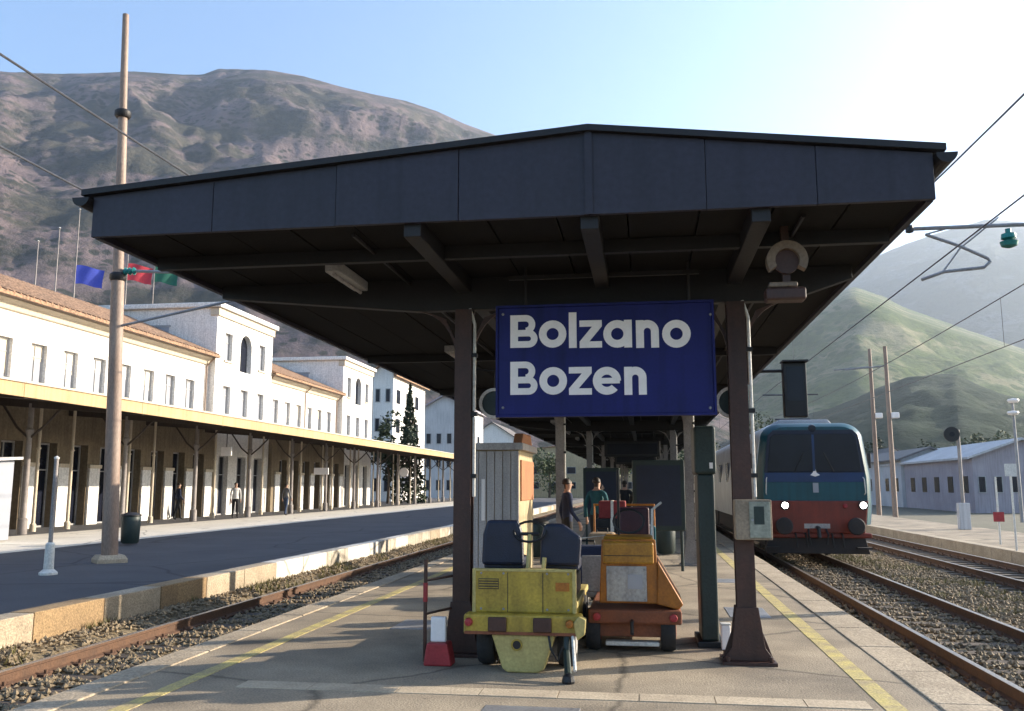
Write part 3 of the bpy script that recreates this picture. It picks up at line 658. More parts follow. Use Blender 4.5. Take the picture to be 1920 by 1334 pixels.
Y = 9.0
t = thing('luggage_tractor', 'small orange luggage tractor with grey front panel', 'tractor', (X(1185), Y, 0))
zt, zp0, zp1, zfl, zfb = Z(1012, 1180), Z(1062, 1180), Z(1132, 1180), Z(1142, 1180), Z(1168, 1180)
xl, xr = X(1128), X(1232)
part('front_frame', MB().prism([(xl-.02, zp1), (xr+.03, zp1), (xr, zt), (xl+.01, zt)], Y, Y+.06), t, 'tug_orange', bevel=.012)
part('front_panel', MB().box(X(1138), X(1214), Y-.015, Y, zp1+.02, zp0), t, 'tug_grey', bevel=.006)
part('number_plate', MB().box(X(1178), X(1206), Y-.022, Y-.015, zp1+.14, zp1+.28), t, 'window_glass')
part('hood', MB().prism([(Y-.03, zp0+.02), (Y-.03, zt-.03), (Y+.1, zt+.02), (Y+.62, zt+.02), (Y+.62, zp0+.02)], X(1132), X(1228), 'x'), t, 'tug_amber', bevel=.02)
part('fender', MB().prism([(xr, zp1), (X(1272), zfl), (X(1282), zfl+.05), (xr+.02, zp0+.05)], Y-.02, Y+.9), t, 'tug_orange', bevel=.012)
part('chassis', MB().box(X(1104), X(1278), Y-.10, Y+1.9, zfb, zfl), t, 'tug_rust', bevel=.02)
part('under_tray', MB().box(X(1122), X(1262), Y-.02, Y+1.8, zfb-.13, zfb), t, 'tug_rust', bevel=.01)
part('axle_guard', MB().box(X(1135), X(1235), Y-.04, Y+.1, .06, .10), t, 'pale_pipe', bevel=.008)
for xx in (X(1112), X(1252)):
    for yy in (Y+.1, Y+1.5): wheel(t, xx, yy, .20, .14, 'tug_rust')
for u in (1120, 1262): part('lamp', MB().lathe([(.0, -.02), (.035, -.015), (.04, .0), (.03, .04)], (X(u), Y-.11, (zfl+zfb)/2), 14, 'y'), t, 'red_paint', smooth=True)
part('steering_wheel', MB().tube([(X(1180)+.16*math.cos(k*math.pi/8), Y+.5+.05*math.sin(k*math.pi/8), zt+.16+.12*math.sin(k*math.pi/8)) for k in range(17)], .013, 6), t, 'black')
part('panel_seam', MB().box(X(1134), X(1226), Y-.034, Y-.028, zp0+.10, zp0+.106), t, 'black')
for u in (1142, 1210):
    for v in (1068, 1124): part('bolt', MB().lathe([(.0, -.010), (.008, -.008), (.011, 0)], (X(u), Y-.015, Z(v, u)), 8, 'y'), t, 'steel_grey')
part('tow_hook', MB().tube([(X(1185), Y-.1, zfb+.03), (X(1185), Y-.2, zfb+.03), (X(1185), Y-.2, zfb-.06), (X(1185), Y-.15, zfb-.08)], .018, 8), t, 'black')
se = part('seat', MB().box(X(1150), X(1224), Y+.66, Y+1.0, zt-.25, zt-.13), t, 'seat_maroon', bevel=.03)
part('backrest', MB().box(X(1158), X(1222), Y+.92, Y+1.0, zt-.12, Z(955, 1180)), se, 'seat_maroon', world=False, bevel=.03)
part('steering_rod', MB().tube([(X(1160), Y+.5, zt), (X(1160), Y+.42, Z(880, 1180))], .014, 8), t, 'black')
part('windshield_rail', MB().tube([(X(1226), Y+.5, zt-.02), (X(1228), Y+.5, Z(958, 1180)), (X(1246), Y+.6, Z(945, 1180))], .014, 8), t, 'pale_pipe')

# flat trailer with parcels, notice boards and hanging signs deeper under the canopy
Y = 12.6
t = thing('luggage_trailer', 'flat orange luggage trailer loaded with parcels behind the orange tractor', 'trailer', (-.35, Y, 0))
part('bed', MB().box(-.85, .15, Y, Y+2.0, .42, .50), t, 'tug_rust', bevel=.01)
for xx in (-.75, .05):
    for yy in (Y+.3, Y+1.7): wheel(t, xx, yy, .2, .1)
part('rail_hoop', MB().tube([(-.83, Y+1.98, .5), (-.83, Y+1.98, 1.3), (.13, Y+1.98, 1.3), (.13, Y+1.98, .5)], .022, 8), t, 'tug_orange')
for i, (x, y, z, w_, d_, h_, m_, lab) in enumerate(((-.8, Y+.1, .5, .45, .5, .42, 'cloth_navy', 'dark navy parcel on the near end of the trailer'), (-.28, Y+.15, .5, .38, .45, .55, 'cloth_grey', 'tall grey parcel on the near end of the trailer'), (-.75, Y+.8, .5, .5, .6, .62, 'cloth_black', 'big black parcel in the middle of the trailer'),
        (-.2, Y+.9, .5, .34, .5, .5, 'cloth_teal', 'teal parcel in the middle of the trailer'), (-.7, Y+.85, 1.12, .4, .4, .26, 'cloth_red', 'red parcel lying on top of the big black parcel'))):
    b = thing('parcel', lab, 'parcel', (x+w_/2, y, z)); part('box', MB().box(x, x+w_, y, y+d_, z, z+h_), b, m_, bevel=.02); part('strap', MB().box(x+w_*.45, x+w_*.55, y-.004, y+d_+.004, z, z+h_+.004), b, 'pavement_pale')
for (x, y, lab) in ((-1.2, 24.6, 'dark framed timetable board beyond the first bench'), (.25, 17.4, 'dark framed timetable board beside the second right column')):
    t = thing('timetable_board', lab, 'board', (x, y, 0))
    part('frame', MB().box(x-.5, x+.5, y, y+.1, .75, 2.1), t, 'dark_green', bevel=.02); part('sheet', MB().box(x-.42, x+.42, y-.006, y, .85, 2.0), t, 'seat_blue')
    for q in (-.42, .42): part('leg', MB().tube([(x+q, y+.05, 0), (x+q, y+.05, .76)], .03, 8), t, 'dark_green')
for (x, y, lab) in ((-.4, 29, 'dark hanging platform display in the middle of the canopy'), (-.4, 39, 'dark hanging platform display far along the canopy')):
    t = thing('hanging_display', lab, 'display', (x, y, 2.6)); part('case', MB().box(x-.9, x+.9, y, y+.2, 2.55, 3.05), t, 'black', bevel=.02)
    part('screen', MB().box(x-.8, x+.8, y-.006, y, 2.63, 2.97), t, 'dark_glass')
    for q in (-.7, .7): part('rod', MB().tube([(x+q, y+.1, 3.05), (x+q, y+.1, ZS+.03)], .02, 6), t, 'canopy_steel')
for (x, y, lab) in ((.45, 21.5, 'dark litter bin between the columns on the track side'), (-2.4, 20, 'dark litter bin beyond the grey kiosk')):
    t = thing('litter_bin', lab, 'bin', (x, y, 0)); part('barrel', MB().lathe([(.18, 0.03), (.22, .1), (.24, .75), (.22, .78)], (x, y, 0), 16), t, 'dark_green', smooth=True); part('lid', MB().lathe([(.25, .78), (.25, .82), (.1, .88), (0, .89)], (x, y, 0), 16), t, 'black', smooth=True)
# a parked luggage trolley with bags between the tractors
Y = 10.4
t = thing('luggage_trolley', 'low pale luggage trolley parked behind the two tractors', 'trolley', (X(1112), Y, 0))
part('bed', MB().box(X(1075), X(1150), Y, Y+1.5, .34, .40), t, 'tug_grey', bevel=.01)
part('end_board', MB().box(X(1092), X(1135), Y, Y+.04, .40, Z(1042, 1110)), t, 'tug_grey', bevel=.01)
part('handle', MB().tube([(X(1085), Y, .4), (X(1085), Y-.05, 1.0), (X(1150), Y-.05, 1.05), (X(1150), Y, .4)], .018, 8), t, 'pale_pipe')
for xx in (X(1082), X(1143)):
    for yy in (Y+.2, Y+1.3): wheel(t, xx, yy, .16, .08)
def bag(u, v, Y, w, h, d, m, label, zb=None):
    p = at(u, v, Y=Y); z0 = p.z if zb is None else zb
    b = thing('suitcase', label, 'suitcase', (p.x, Y, z0))
    part('shell', MB().box(p.x-w/2, p.x+w/2, Y, Y+d, z0, z0+h), b, m, bevel=.04)
    part('handle', MB().tube([(p.x-w*.2, Y+d/2, z0+h), (p.x-w*.2, Y+d/2, z0+h+.05), (p.x+w*.2, Y+d/2, z0+h+.05), (p.x+w*.2, Y+d/2, z0+h)], .012, 6), b, 'black')
bag(1100, 1000, 10.7, .42, .5, .25, 'cloth_navy', 'navy suitcase standing on the pale trolley', .40)
bag(1128, 1000, 11.3, .34, .62, .3, 'cloth_tan', 'tan suitcase standing behind the navy one', .40)

# red and white stand beside the left column
c = at(822, 1246, Z=0); x, y = c.x, c.y
t = thing('barrier_stand', 'red and white barrier stand on the left of the canopy column', 'barrier', (x, y, 0))
part('base', MB().prism([(x-.12, 0), (x+.14, 0), (x+.10, .20), (x-.09, .20)], y-.1, y+.1), t, 'red_paint', bevel=.015)
part('panel', MB().box(x-.07, x+.07, y-.03, y+.03, .20, .42), t, 'sign_white', bevel=.01)
part('post', MB().tube([(x-.13, y, .02), (x-.13, y, .93)], .018, 8), t, 'column_paint')
part('post_collar', MB().tube([(x-.13, y, .55), (x-.13, y, .72)], .022, 8), t, 'red_paint')
for z in (.44, .74): part('rail', MB().tube([(x-.13, y, z), (COLX[0]-.08, 8.6, z)], .012, 6), t, 'column_paint')

# grey cabinet kiosk on the platform behind the left column
Y = 15.0; a = at(868, 838, Y=Y); b = at(973, 985, Y=Y)
t = thing('kiosk', 'grey ribbed cabinet kiosk with beige sunlit side wall', 'kiosk', ((a.x+b.x)/2, Y, 0))
part('body', MB().box(a.x, b.x, Y+.03, Y+1.9, .08, a.z-.06), t, 'beige_wall', bevel=.01)
n = 7; w_ = (b.x-a.x)/n
for i in range(n): part('front_panel', MB().box(a.x+i*w_+.006, a.x+(i+1)*w_-.006, Y, Y+.03, .1, a.z-.08), t, 'panel_grey', bevel=.006)
part('lit_slit', MB().box(a.x+.33, a.x+.39, Y-.008, Y, 1.02, 1.72), t, 'sign_white', bevel=.003)  # white bar, light on a narrow slit put in as colour
part('roof', MB().box(a.x-.06, b.x+.08, Y-.06, Y+1.96, a.z-.06, a.z+.06), t, 'panel_grey', bevel=.01)
part('side_crest', MB().prism([(Y+.1, a.z+.06), (Y+1.5, a.z+.06), (Y+1.3, a.z+.26), (Y+.3, a.z+.24)], b.x-.12, b.x+.04, 'x'), t, 'orange_top', bevel=.02)
part('side_panel', MB().box(b.x, b.x+.03, Y+.15, Y+1.8, 1.35, 2.05), t, 'orange_top', bevel=.01)
part('plinth', MB().box(a.x+.03, b.x-.03, Y+.06, Y+1.86, 0, .08), t, 'dark_wood')
# benches and litter bins further along the platform
def bench_parts():
    t = thing('bench', 'x', 'bench')
    for i in range(4): part('seat_slat', MB().box(-.8, .8, -.22+i*.11, -.13+i*.11, .42, .45), t, 'dark_wood', world=False)
    for i in range(3): part('back_slat', MB().box(-.8, .8, .235, .26, .52+i*.12, .61+i*.12), t, 'dark_wood', world=False)
    for s in (-.6, .6):
        part('leg', MB().box(s-.03, s+.03, -.2, .24, 0, .42), t, 'steel_grey', world=False); part('back_post', MB().box(s-.02, s+.02, .21, .235, .42, .88), t, 'steel_grey', world=False)
    return t
b0 = bench_parts(); b0.location = (-.45, 22.5, 0); b0.rotation_euler.z = math.pi/2; b0['label'] = 'slatted wooden bench in the middle of the canopy platform'
b1 = copy_tree(b0); b1.location = (-.45, 33, 0); b1['label'] = 'slatted wooden bench deep under the canopy beyond the first bench'
c = at(243, 1022, Z=0)
t = thing('litter_bin', 'dark litter bin standing beside the tall brown mast', 'bin', c)
part('barrel', MB().lathe([(.20, 0.04), (.24, .1), (.26, .75), (.24, .78)], c, 18), t, 'dark_green', smooth=True)
part('lid', MB().lathe([(.27, .78), (.27, .82), (.12, .88), (.0, .89)], c, 18), t, 'black', smooth=True)

# ================================================================== TRAIN
TX, TY = 4.35, 24.0
def body_prof(hw, zb, zt_, rs, n=7):
    """half width, bottom, top, shoulder radius -> closed outline (x,z)"""
    pts = [(-hw*.96, zb), (-hw, zb+.5)]
    wtop = hw-.14
    pts += [(-hw, zb+1.25)]
    for i in range(n+1):
        a_ = math.pi-math.pi/2*i/n; pts.append((-wtop+rs+rs*math.cos(a_)*1.0, zt_-rs*.8+rs*.8*math.sin(a_)))
    m = [(-p[0], p[1]) for p in pts[::-1]]
    return pts+m
def loft(secs):
    m = MB(); n = len(secs[0][1]); vs = []
    for (y, pr) in secs: vs += [(TX+p[0], y, p[1]) for p in pr]
    fs = []
    for i in range(len(secs)-1):
        for k in range(n): fs.append((i*n+k, i*n+(k+1) % n, (i+1)*n+(k+1) % n, (i+1)*n+k))
    fs += [tuple(range(n)), tuple(range(len(secs)*n-1, (len(secs)-1)*n-1, -1))]
    m.add(vs, fs); return m
zt = at(1540, 792, Y=TY).z; zbm = at(1540, 935, Y=TY).z; zred = at(1540, 1000, Y=TY).z
loco = thing('locomotive', 'teal and blue electric locomotive with lit headlights at the platform', 'train', (TX, TY, RZ))
full = body_prof(1.50, .62, zt, .55)
part('body', loft([(TY+.30, [(p[0]*.975, p[1]*.99+.005) for p in full]), (TY+.75, full), (TY+15.2, full)]), loco, 'train_white', smooth=True)
part('front_mask', loft([(TY+.0, [(p[0]*.86, .62+(p[1]-.62)*.955) for p in full]), (TY+.14, [(p[0]*.93, .62+(p[1]-.62)*.985) for p in full]), (TY+.32, [(p[0]*.965, p[1]-.008) for p in full])]), loco, 'train_teal', smooth=True)
xa, xb = at(1512, 850, Y=TY).x, at(1628, 850, Y=TY).x
wz0, wz1 = at(1540, 885, Y=TY).z, at(1540, 815, Y=TY).z
part('blue_band', MB().prism([(TX-1.27, zbm+.42), (TX+1.25, zbm+.42), (TX+1.24, wz0-.02), (TX-1.24, wz0-.02)], TY-.008, TY+.02), loco, 'train_blue', bevel=.004)
part('brow_panel', MB().prism([(TX-1.26, wz0-.02), (TX+1.26, wz0-.02), (TX+1.14, wz1-.02), (TX+1.0, wz1+.12), (TX-1.0, wz1+.12), (TX-1.14, wz1-.02)], TY-.010, TY+.02), loco, 'seat_blue', bevel=.004)
ws = part('windscreen', MB().prism([(TX-1.18, wz0), (TX+1.18, wz0), (TX+1.08, wz1-.06), (TX+.98, wz1+.02), (TX-.98, wz1+.02), (TX-1.08, wz1-.06)], TY-.02, TY+.03), loco, 'dark_glass', bevel=.015)
part('window_post', MB().box(TX-.03, TX+.03, TY-.028, TY-.018, wz0+.02, wz1), ws, 'train_blue', world=False)
for s in (-1, 1): part('wiper', MB().tube([(TX+s*.5, TY-.035, wz0-.02), (TX+s*.25, TY-.04, wz0+.5)], .012, 6), ws, 'black', world=False)
lg = MB(); lg.prism([(TX-.10, zbm+.60), (TX+.02, zbm+.56), (TX+.14, zbm+.60), (TX+.06, zbm+.66), (TX+.02, zbm+.80), (TX-.04, zbm+.66)], TY-.022, TY-.01)
part('emblem', lg, loco, 'sign_white'); part('emblem_bar', MB().box(TX-.05, TX+.09, TY-.012, TY+.0, zbm+.15, zbm+.40), loco, 'window_glass')
part('red_band', MB().prism([(TX-1.18, zred), (TX+1.18, zred), (TX+1.30, zbm-.06), (TX-1.30, zbm-.06)], TY-.05, TY+.3), loco, 'train_red', bevel=.03)
part('buffer_beam', MB().box(TX-1.35, TX+1.35, TY-.02, TY+.4, .28, zred), loco, 'train_red', bevel=.03)
for s, u in ((-1, 1472), (1, 1619)):
    x = at(u, 948, Y=TY-.1).x; z = at(u, 948, Y=TY-.1).z
    h = part('headlight', MB().lathe([(.0, -.10), (.06, -.095), (.08, -.08), (.085, 0.06)], (x, TY-.03, z), 18, 'y'), loco, 'headlight', smooth=True)
    part('lamp_ring', MB().ring((x, z), .08, .12, TY-.11, TY-.02), h, 'black', world=False)
    b = part('buffer', MB().lathe([(.0, -.52), (.19, -.51), (.22, -.48), (.20, -.45), (.09, -.42), (.09, -.2), (.13, -.2), (.13, .02)], (TX+s*.88, TY, .60), 18, 'y'), loco, 'train_under', smooth=True)
    part('side_mirror', MB().box(TX+s*1.5-.05, TX+s*1.5+.05, TY+.5, TY+.56, wz0+.1, wz0+.5), loco, 'black', bevel=.02)
for s in (-1, 1):
    part('handrail', MB().tube([(TX+s*1.22, TY-.0, zbm+.1), (TX+s*1.24, TY-.06, zbm+.14), (TX+s*1.22, TY-.06, zbm+.5), (TX+s*1.2, TY-.0, zbm+.54)], .014, 6), loco, 'pale_pipe')
    part('tail_lamp', MB().lathe([(.0, -.06), (.05, -.055), (.06, 0)], (TX+s*.72, TY-.05, zbm-.19), 14, 'y'), loco, 'red_paint', smooth=True)
    part('air_hose', MB().tube([(TX+s*.22, TY-.05, .5), (TX+s*.24, TY-.2, .38), (TX+s*.2, TY-.18, .12)], .025, 6), loco, 'black')
part('top_lamp', MB().lathe([(.0, -.08), (.09, -.075), (.11, 0)], (TX, TY+.05, wz1+.16), 16, 'y'), loco, 'dark_glass', smooth=True)
part('number_plate', MB().box(TX-.32, TX+.32, TY-.062, TY-.05, zred+.12, zred+.24), loco, 'tug_grey')
part('foot_step', MB().box(TX-1.3, TX-.95, TY-.2, TY-.0, .02, .06), loco, 'train_under'); part('foot_step', MB().box(TX+.95, TX+1.3, TY-.2, TY-.0, .02, .06), loco, 'train_under')
part('coupling', MB().tube([(TX, TY+.1, .55), (TX, TY-.25, .55), (TX, TY-.3, .3)], .05, 8), loco, 'black')
part('snow_plough', MB().prism([(TX-1.3, -.12), (TX+1.3, -.12), (TX+1.2, .28), (TX-1.2, .28)], TY+.05, TY+.35), loco, 'train_under', bevel=.02)
for x in (-.55, -.3, .35, .6): part('brake_hose', MB().tube([(TX+x, TY, .42), (TX+x, TY-.12, .36), (TX+x+.03, TY-.10, .05)], .025, 6), loco, 'black')
part('underframe', MB().box(TX-1.25, TX+1.25, TY+.5, TY+15, .05, .62), loco, 'train_under')
for yy in (2.6, 5.3, 10.2, 12.9):
    for s in (-1, 1):
        o = part('wheel', MB().lathe([(.3, -.07), (.46, -.07), (.55, -.05), (.52, .06), (.3, .07)], (TX+s*.72, TY+yy, RZ+.55), 20, 'x'), loco, 'train_under', smooth=True)
part('roof_fairing', MB().prism([(TX-.8, zt-.03), (TX+.8, zt-.03), (TX+.65, zt+.16), (TX-.65, zt+.16)], TY+1.2, TY+14), loco, 'train_roof', bevel=.04)
pg = MB(); pg.tube([(TX-.5, TY+3, zt+.3), (TX+.5, TY+3, zt+.3)], .03, 6); pg.tube([(TX, TY+3, zt+.3), (TX, TY+4.4, zt+.7), (TX, TY+3.2, zt+1.05)], .03, 6); pg.tube([(TX-.8, TY+3.2, zt+1.05), (TX+.8, TY+3.2, zt+1.05)], .025, 6)
part('pantograph', pg, loco, 'wire')
for i in range(4): part('side_window', MB().box(TX-1.506, TX-1.49, TY+1.6+i*3, TY+2.5+i*3, 1.75, 2.4), loco, 'dark_glass')
def coach(y0, lab):
    t = thing('passenger_coach', lab, 'train', (TX, y0, RZ), group=None)
    part('body', loft([(y0, full), (y0+25.5, full)]), t, 'train_white', smooth=True)
    part('underframe', MB().box(TX-1.2, TX+1.2, y0+.4, y0+25, -.1, .62), t, 'train_under')
    part('stripe', MB().box(TX-1.506, TX-1.50, y0+.1, y0+25.4, .95, 1.35), t, 'train_teal')
    for i in range(10): part('window', MB().box(TX-1.507, TX-1.48, y0+2.2+i*2.2, y0+3.6+i*2.2, 1.75, 2.55), t, 'dark_glass')
    for yy in (.7, 24.0): part('door', MB().box(TX-1.508, TX-1.48, y0+yy, y0+yy+.9, .68, 2.6), t, 'train_teal')
coach(TY+16.0, 'white passenger coach coupled directly behind the locomotive'); coach(TY+42.2, 'white passenger coach at the tail behind the first coach')

# ================================================================== STATION BUILDING
FX = -24.0; GX = -23.3
Y_A, Y_B, Y_C, Y_D, Y_E = 10.0, 45.6, 53.1, 66.7, 74.3
sb = thing('station_building', 'long white two storey station building with orange tiled roofs and two taller pavilions', 'building', (FX-5, 45, 0))
def win_mesh(w, h):
    m = MB(); e = .07
    m.box(-.02, .06, -w/2, w/2, 0, e); m.box(-.02, .06, -w/2, w/2, h-e, h); m.box(-.02, .06, -w/2, -w/2+e, e, h-e); m.box(-.02, .06, w/2-e, w/2, e, h-e)
    m.box(-.02, .05, -.03, .03, e, h-e); m.box(-.02, .045, -w/2+e, -.03, h*.68-.025, h*.68+.025); m.box(-.02, .045, .03, w/2-e, h*.68-.025, h*.68+.025); return m.mesh('window', 'frame_grey')
def pane_mesh(w, h): return MB().box(0, .012, -w/2+.05, w/2-.05, .05, h-.05).mesh('pane', 'window_glass')
def sill_mesh(w): return MB().box(0, .34, -w/2-.08, w/2+.08, -.1, 0).mesh('sill', 'cream_trim')
WIN = (win_mesh(.95, 1.6), pane_mesh(.95, 1.6), sill_mesh(.95)); DOOR = (win_mesh(1.15, 3.3), MB().box(0, .012, -.52, .52, .05, 3.25).mesh('pane', 'dark_glass'))
def window(y, z, x, meshes=WIN, blind=False):
    o = part('window', meshes[0], sb, world=True); o.location = (x, y, z)
    p = part('pane', meshes[1], o, world=False); p.location = (0, 0, 0)
    if len(meshes) > 2: part('sill', meshes[2], o, world=False)
    if blind and random.random() < .6:
        d = random.choice((.35, .6, .9, 1.3)); part('blind', MB().box(.013, .019, -.40, .40, 1.54-d, 1.54), o, random.choice(('pavement_pale', 'cream_trim', 'shed_grey')), world=False)
def wall_strip(m, x0, x1, ya, yb, zlo, zhi, centers, w, oz0, oz1):
    """a wall between zlo and zhi with openings oz0..oz1 at the centres"""
    m.box(x0, x1, ya, yb, zlo, oz0) if oz0 > zlo else None
    m.box(x0, x1, ya, yb, oz1, zhi)
    ed = ya
    for c in centers: m.box(x0, x1, ed, c-w/2, oz0, oz1); ed = c+w/2
    m.box(x0, x1, ed, yb, oz0, oz1)
def wing(ya, yb, off):
    n = int((yb-ya-.4)/2.0); first = ya+(yb-ya-(n-1)*2.0)/2; cs = [first+2.0*i for i in range(n)]
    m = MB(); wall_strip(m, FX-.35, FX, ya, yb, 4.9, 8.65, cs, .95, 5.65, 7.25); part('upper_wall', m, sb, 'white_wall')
    m = MB(); wall_strip(m, GX-.5, GX, ya, yb, 0, 4.9, cs, 1.15, 0, 3.3); part('arcade_wall', m, sb, 'arcade_shaded')
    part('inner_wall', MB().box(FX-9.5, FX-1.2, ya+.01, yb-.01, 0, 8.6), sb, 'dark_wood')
    for c in cs: window(c, 5.65, FX-.22, blind=True); window(c, 0, GX-.4, DOOR)
    for c in [cs[0]-1.0]+[q+1.0 for q in cs]:
        if ya+.3 < c < yb-.3: part('sunlit_pier_face', MB().box(GX, GX+.10, c-.36, c+.36, 0, 2.35), sb, 'white_wall', bevel=.01); part('sunlit_pier_cap', MB().box(GX, GX+.15, c-.42, c+.42, 2.35, 2.50), sb, 'cream_trim', bevel=.02)  # white facings added low on the piers, sunlight put into their colour
    part('gutter', MB().tube([(FX+.62, ya, 8.72), (FX+.62, yb, 8.72)], .08, 8), sb, 'mast_brown')
    for yy in (ya+.25, (ya+yb)/2, yb-.25): part('downpipe', MB().tube([(FX+.6, yy, 8.7), (FX+.08, yy, 8.2), (FX+.08, yy, 5.0)], .05, 8), sb, 'mast_brown')
    part('cornice', MB().prism([(FX, 8.25), (FX+.12, 8.3), (FX+.18, 8.5), (FX+.45, 8.62), (FX+.5, 8.8), (FX, 8.8)], ya, yb), sb, 'cream_trim')
    part('string_course', MB().box(FX, FX+.10, ya, yb, 5.32, 5.5), sb, 'cream_trim')
    part('roof', MB().prism([(FX+.75, 8.80), (FX-5.2, 11.25), (FX-11, 8.8), (FX-11, 8.65), (FX-5.2, 11.1), (FX+.75, 8.66)], ya, yb), sb, 'roof_tile')
    rt = MB()
    y = ya+.1
    while y < yb: rt.tube([(FX+.76, y, 8.81), (FX-5.2, y, 11.26)], .05, 5); y += .36
    part('tile_rolls', rt, sb, 'roof_tile'); tag(sb.children[-1], kind='stuff')
wing(Y_A, Y_B, 0); wing(Y_C, Y_D, 0)
def arch_mesh(r, h, n=10):
    pts = [(-r, 0), (r, 0)]+[(r*math.cos(math.pi*i/n), h+r*math.sin(math.pi*i/n)) for i in range(n+1)]; return pts
def pavilion(ya, yb):
    PXF = FX+.45; H = 11.55; yc = (ya+yb)/2
    m = MB(); wall_strip(m, PXF-.4, PXF, ya, yb, 0, 5.0, [ya+1.5, yc, yb-1.5], 1.15, 0, 3.3)
    wall_strip(m, PXF-.4, PXF, ya, yb, 5.0, 8.3, [ya+1.5, yc, yb-1.5], .95, 5.65, 7.25)
    m.box(PXF-.4, PXF, ya, ya+1.05, 8.3, H); m.box(PXF-.4, PXF, yb-1.05, yb, 8.3, H)
    m.box(PXF-.4, PXF, ya+1.95, yc-.75, 8.3, H); m.box(PXF-.4, PXF, yc+.75, yb-1.95, 8.3, H)
    for (p, q) in ((ya+1.05, ya+1.95), (yb-1.95, yb-1.05)): m.box(PXF-.4, PXF, p, q, 10.3, H); m.box(PXF-.4, PXF, p, q, 8.3, 8.7)
    ap = [(yc-.75, 11.2), (yc-.75, 9.8)]+[(yc-.75*math.cos(math.pi*i/12), 9.8+.75*math.sin(math.pi*i/12)) for i in range(1, 12)]+[(yc+.75, 9.8), (yc+.75, 11.2)]
    m.prism(ap, PXF-.4, PXF, 'x'); m.box(PXF-.4, PXF, yc-.75, yc+.75, 11.2, H)
    part('pavilion_front', m, sb, 'white_wall')
    part('pavilion_side', MB().box(PXF-11.5, PXF-.4, ya, yb, 0, H-.01), sb, 'white_wall')
    for c in (ya+1.5, yc, yb-1.5): window(c, 0, PXF-.3, DOOR); window(c, 5.65, PXF-.25)
    for c in (ya+1.5, yb-1.5): window(c, 8.7, PXF-.25)
    part('arched_window', MB().prism([(y, z) for (y, z) in [(yc-.75, 8.3), (yc+.75, 8.3)]+[(yc+.75*math.cos(math.pi*i/12), 9.8+.75*math.sin(math.pi*i/12)) for i in range(13)]], PXF-.32, PXF-.30, 'x'), sb, 'dark_glass')
    part('cornice', MB().box(PXF-11.7, PXF+.3, ya-.25, yb+.25, H, H+.28), sb, 'white_wall', bevel=.05)
    part('cornice_band', MB().box(PXF-.4, PXF+.12, ya-.08, yb+.08, H-.45, H-.02), sb, 'cream_trim', bevel=.03)
    part('roof', MB().add([(PXF-11.5, ya, H+.28), (PXF+.1, ya, H+.28), (PXF+.1, yb, H+.28), (PXF-11.5, yb, H+.28), (PXF-4, yc, H+.55), (PXF-8, yc, H+.55)], [(0, 1, 4, 5), (1, 2, 4), (2, 3, 5, 4), (3, 0, 5)]), sb, 'roof_tile')
    # window on the flank that faces down the line
    o = part('window', MB().box(PXF-4.2, PXF-2.9, ya-.03, ya+.0, 9.45, 10.5), sb, 'window_glass'); part('frame', MB().box(PXF-4.32, PXF-2.78, ya-.05, ya-.031, 9.33, 9.45).box(PXF-4.32, PXF-2.78, ya-.05, ya-.031, 10.5, 10.62), o, 'frame_grey', world=False)
pavilion(Y_B, Y_C); pavilion(Y_D, Y_E)

# canopy in front of the station building
EX = -16.5; sc0, sc1 = 10.0, 96.0
sc = thing('station_canopy', 'long low canopy with ochre edge along the station building', 'canopy', (EX, sc0, 0))
y = sc0
k = 0
while y < sc1-.1:
    part('fascia_board', MB().box(EX-.06, EX, y+.006, y+5.7-.006, 3.98, 4.36), sc, 'ochre_fascia', bevel=.01)
    part('edge_trim', MB().box(EX-.05, EX+.05, y+.006, y+5.7-.006, 4.36, 4.42), sc, 'cream_trim')
    for i in range(4):
        xa_, xb_ = GX+.02+(EX-.06-GX-.02)*i/4, GX+.02+(EX-.06-GX-.02)*(i+1)/4
        za, zb_ = 4.75-.62*i/4, 4.75-.62*(i+1)/4
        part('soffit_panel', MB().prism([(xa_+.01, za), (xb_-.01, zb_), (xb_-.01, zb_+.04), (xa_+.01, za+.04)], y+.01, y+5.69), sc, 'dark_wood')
    part('rafter', MB().prism([(GX+.02, 4.45), (EX-.08, 3.95), (EX-.08, 4.12), (GX+.02, 4.74)], y+.1, y+.24), sc, 'dark_wood')
    cx = -20.7
    for q_ in (1.9, 3.8): part('slim_post', MB().lathe([(.11, 0), (.11, .25), (.065, .3), (.055, 2.9), (.09, 2.95), (.055, 3.0), (.055, 4.46)], (cx-.9, y+q_, 0), 10), sc, 'cream_trim', smooth=True)
    c = part('column', MB().lathe([(.16, 0), (.16, .5), (.11, .55), (.085, 3.3), (.12, 3.4), (.14, 3.5), (.09, 3.55), (.09, 4.4)], (cx, y+.17, 0), 12), sc, 'column_far', smooth=True)
    br = MB()
    for s in (-1, 1): br.tube([(cx, y+.17, 3.2), (cx+s*.5, y+.17, 3.6), (cx+s*1.1, y+.17, 4.30-s*.1)], .04, 6)
    part('bracket', br, c, 'dark_wood', world=False)
    y += 5.7; k += 1
part('roof_sheet', MB().prism([(GX+.01, 4.80), (EX-.05, 4.18), (EX-.05, 4.34), (GX+.01, 4.96)], sc0, sc1), sc, 'roof_sheet')
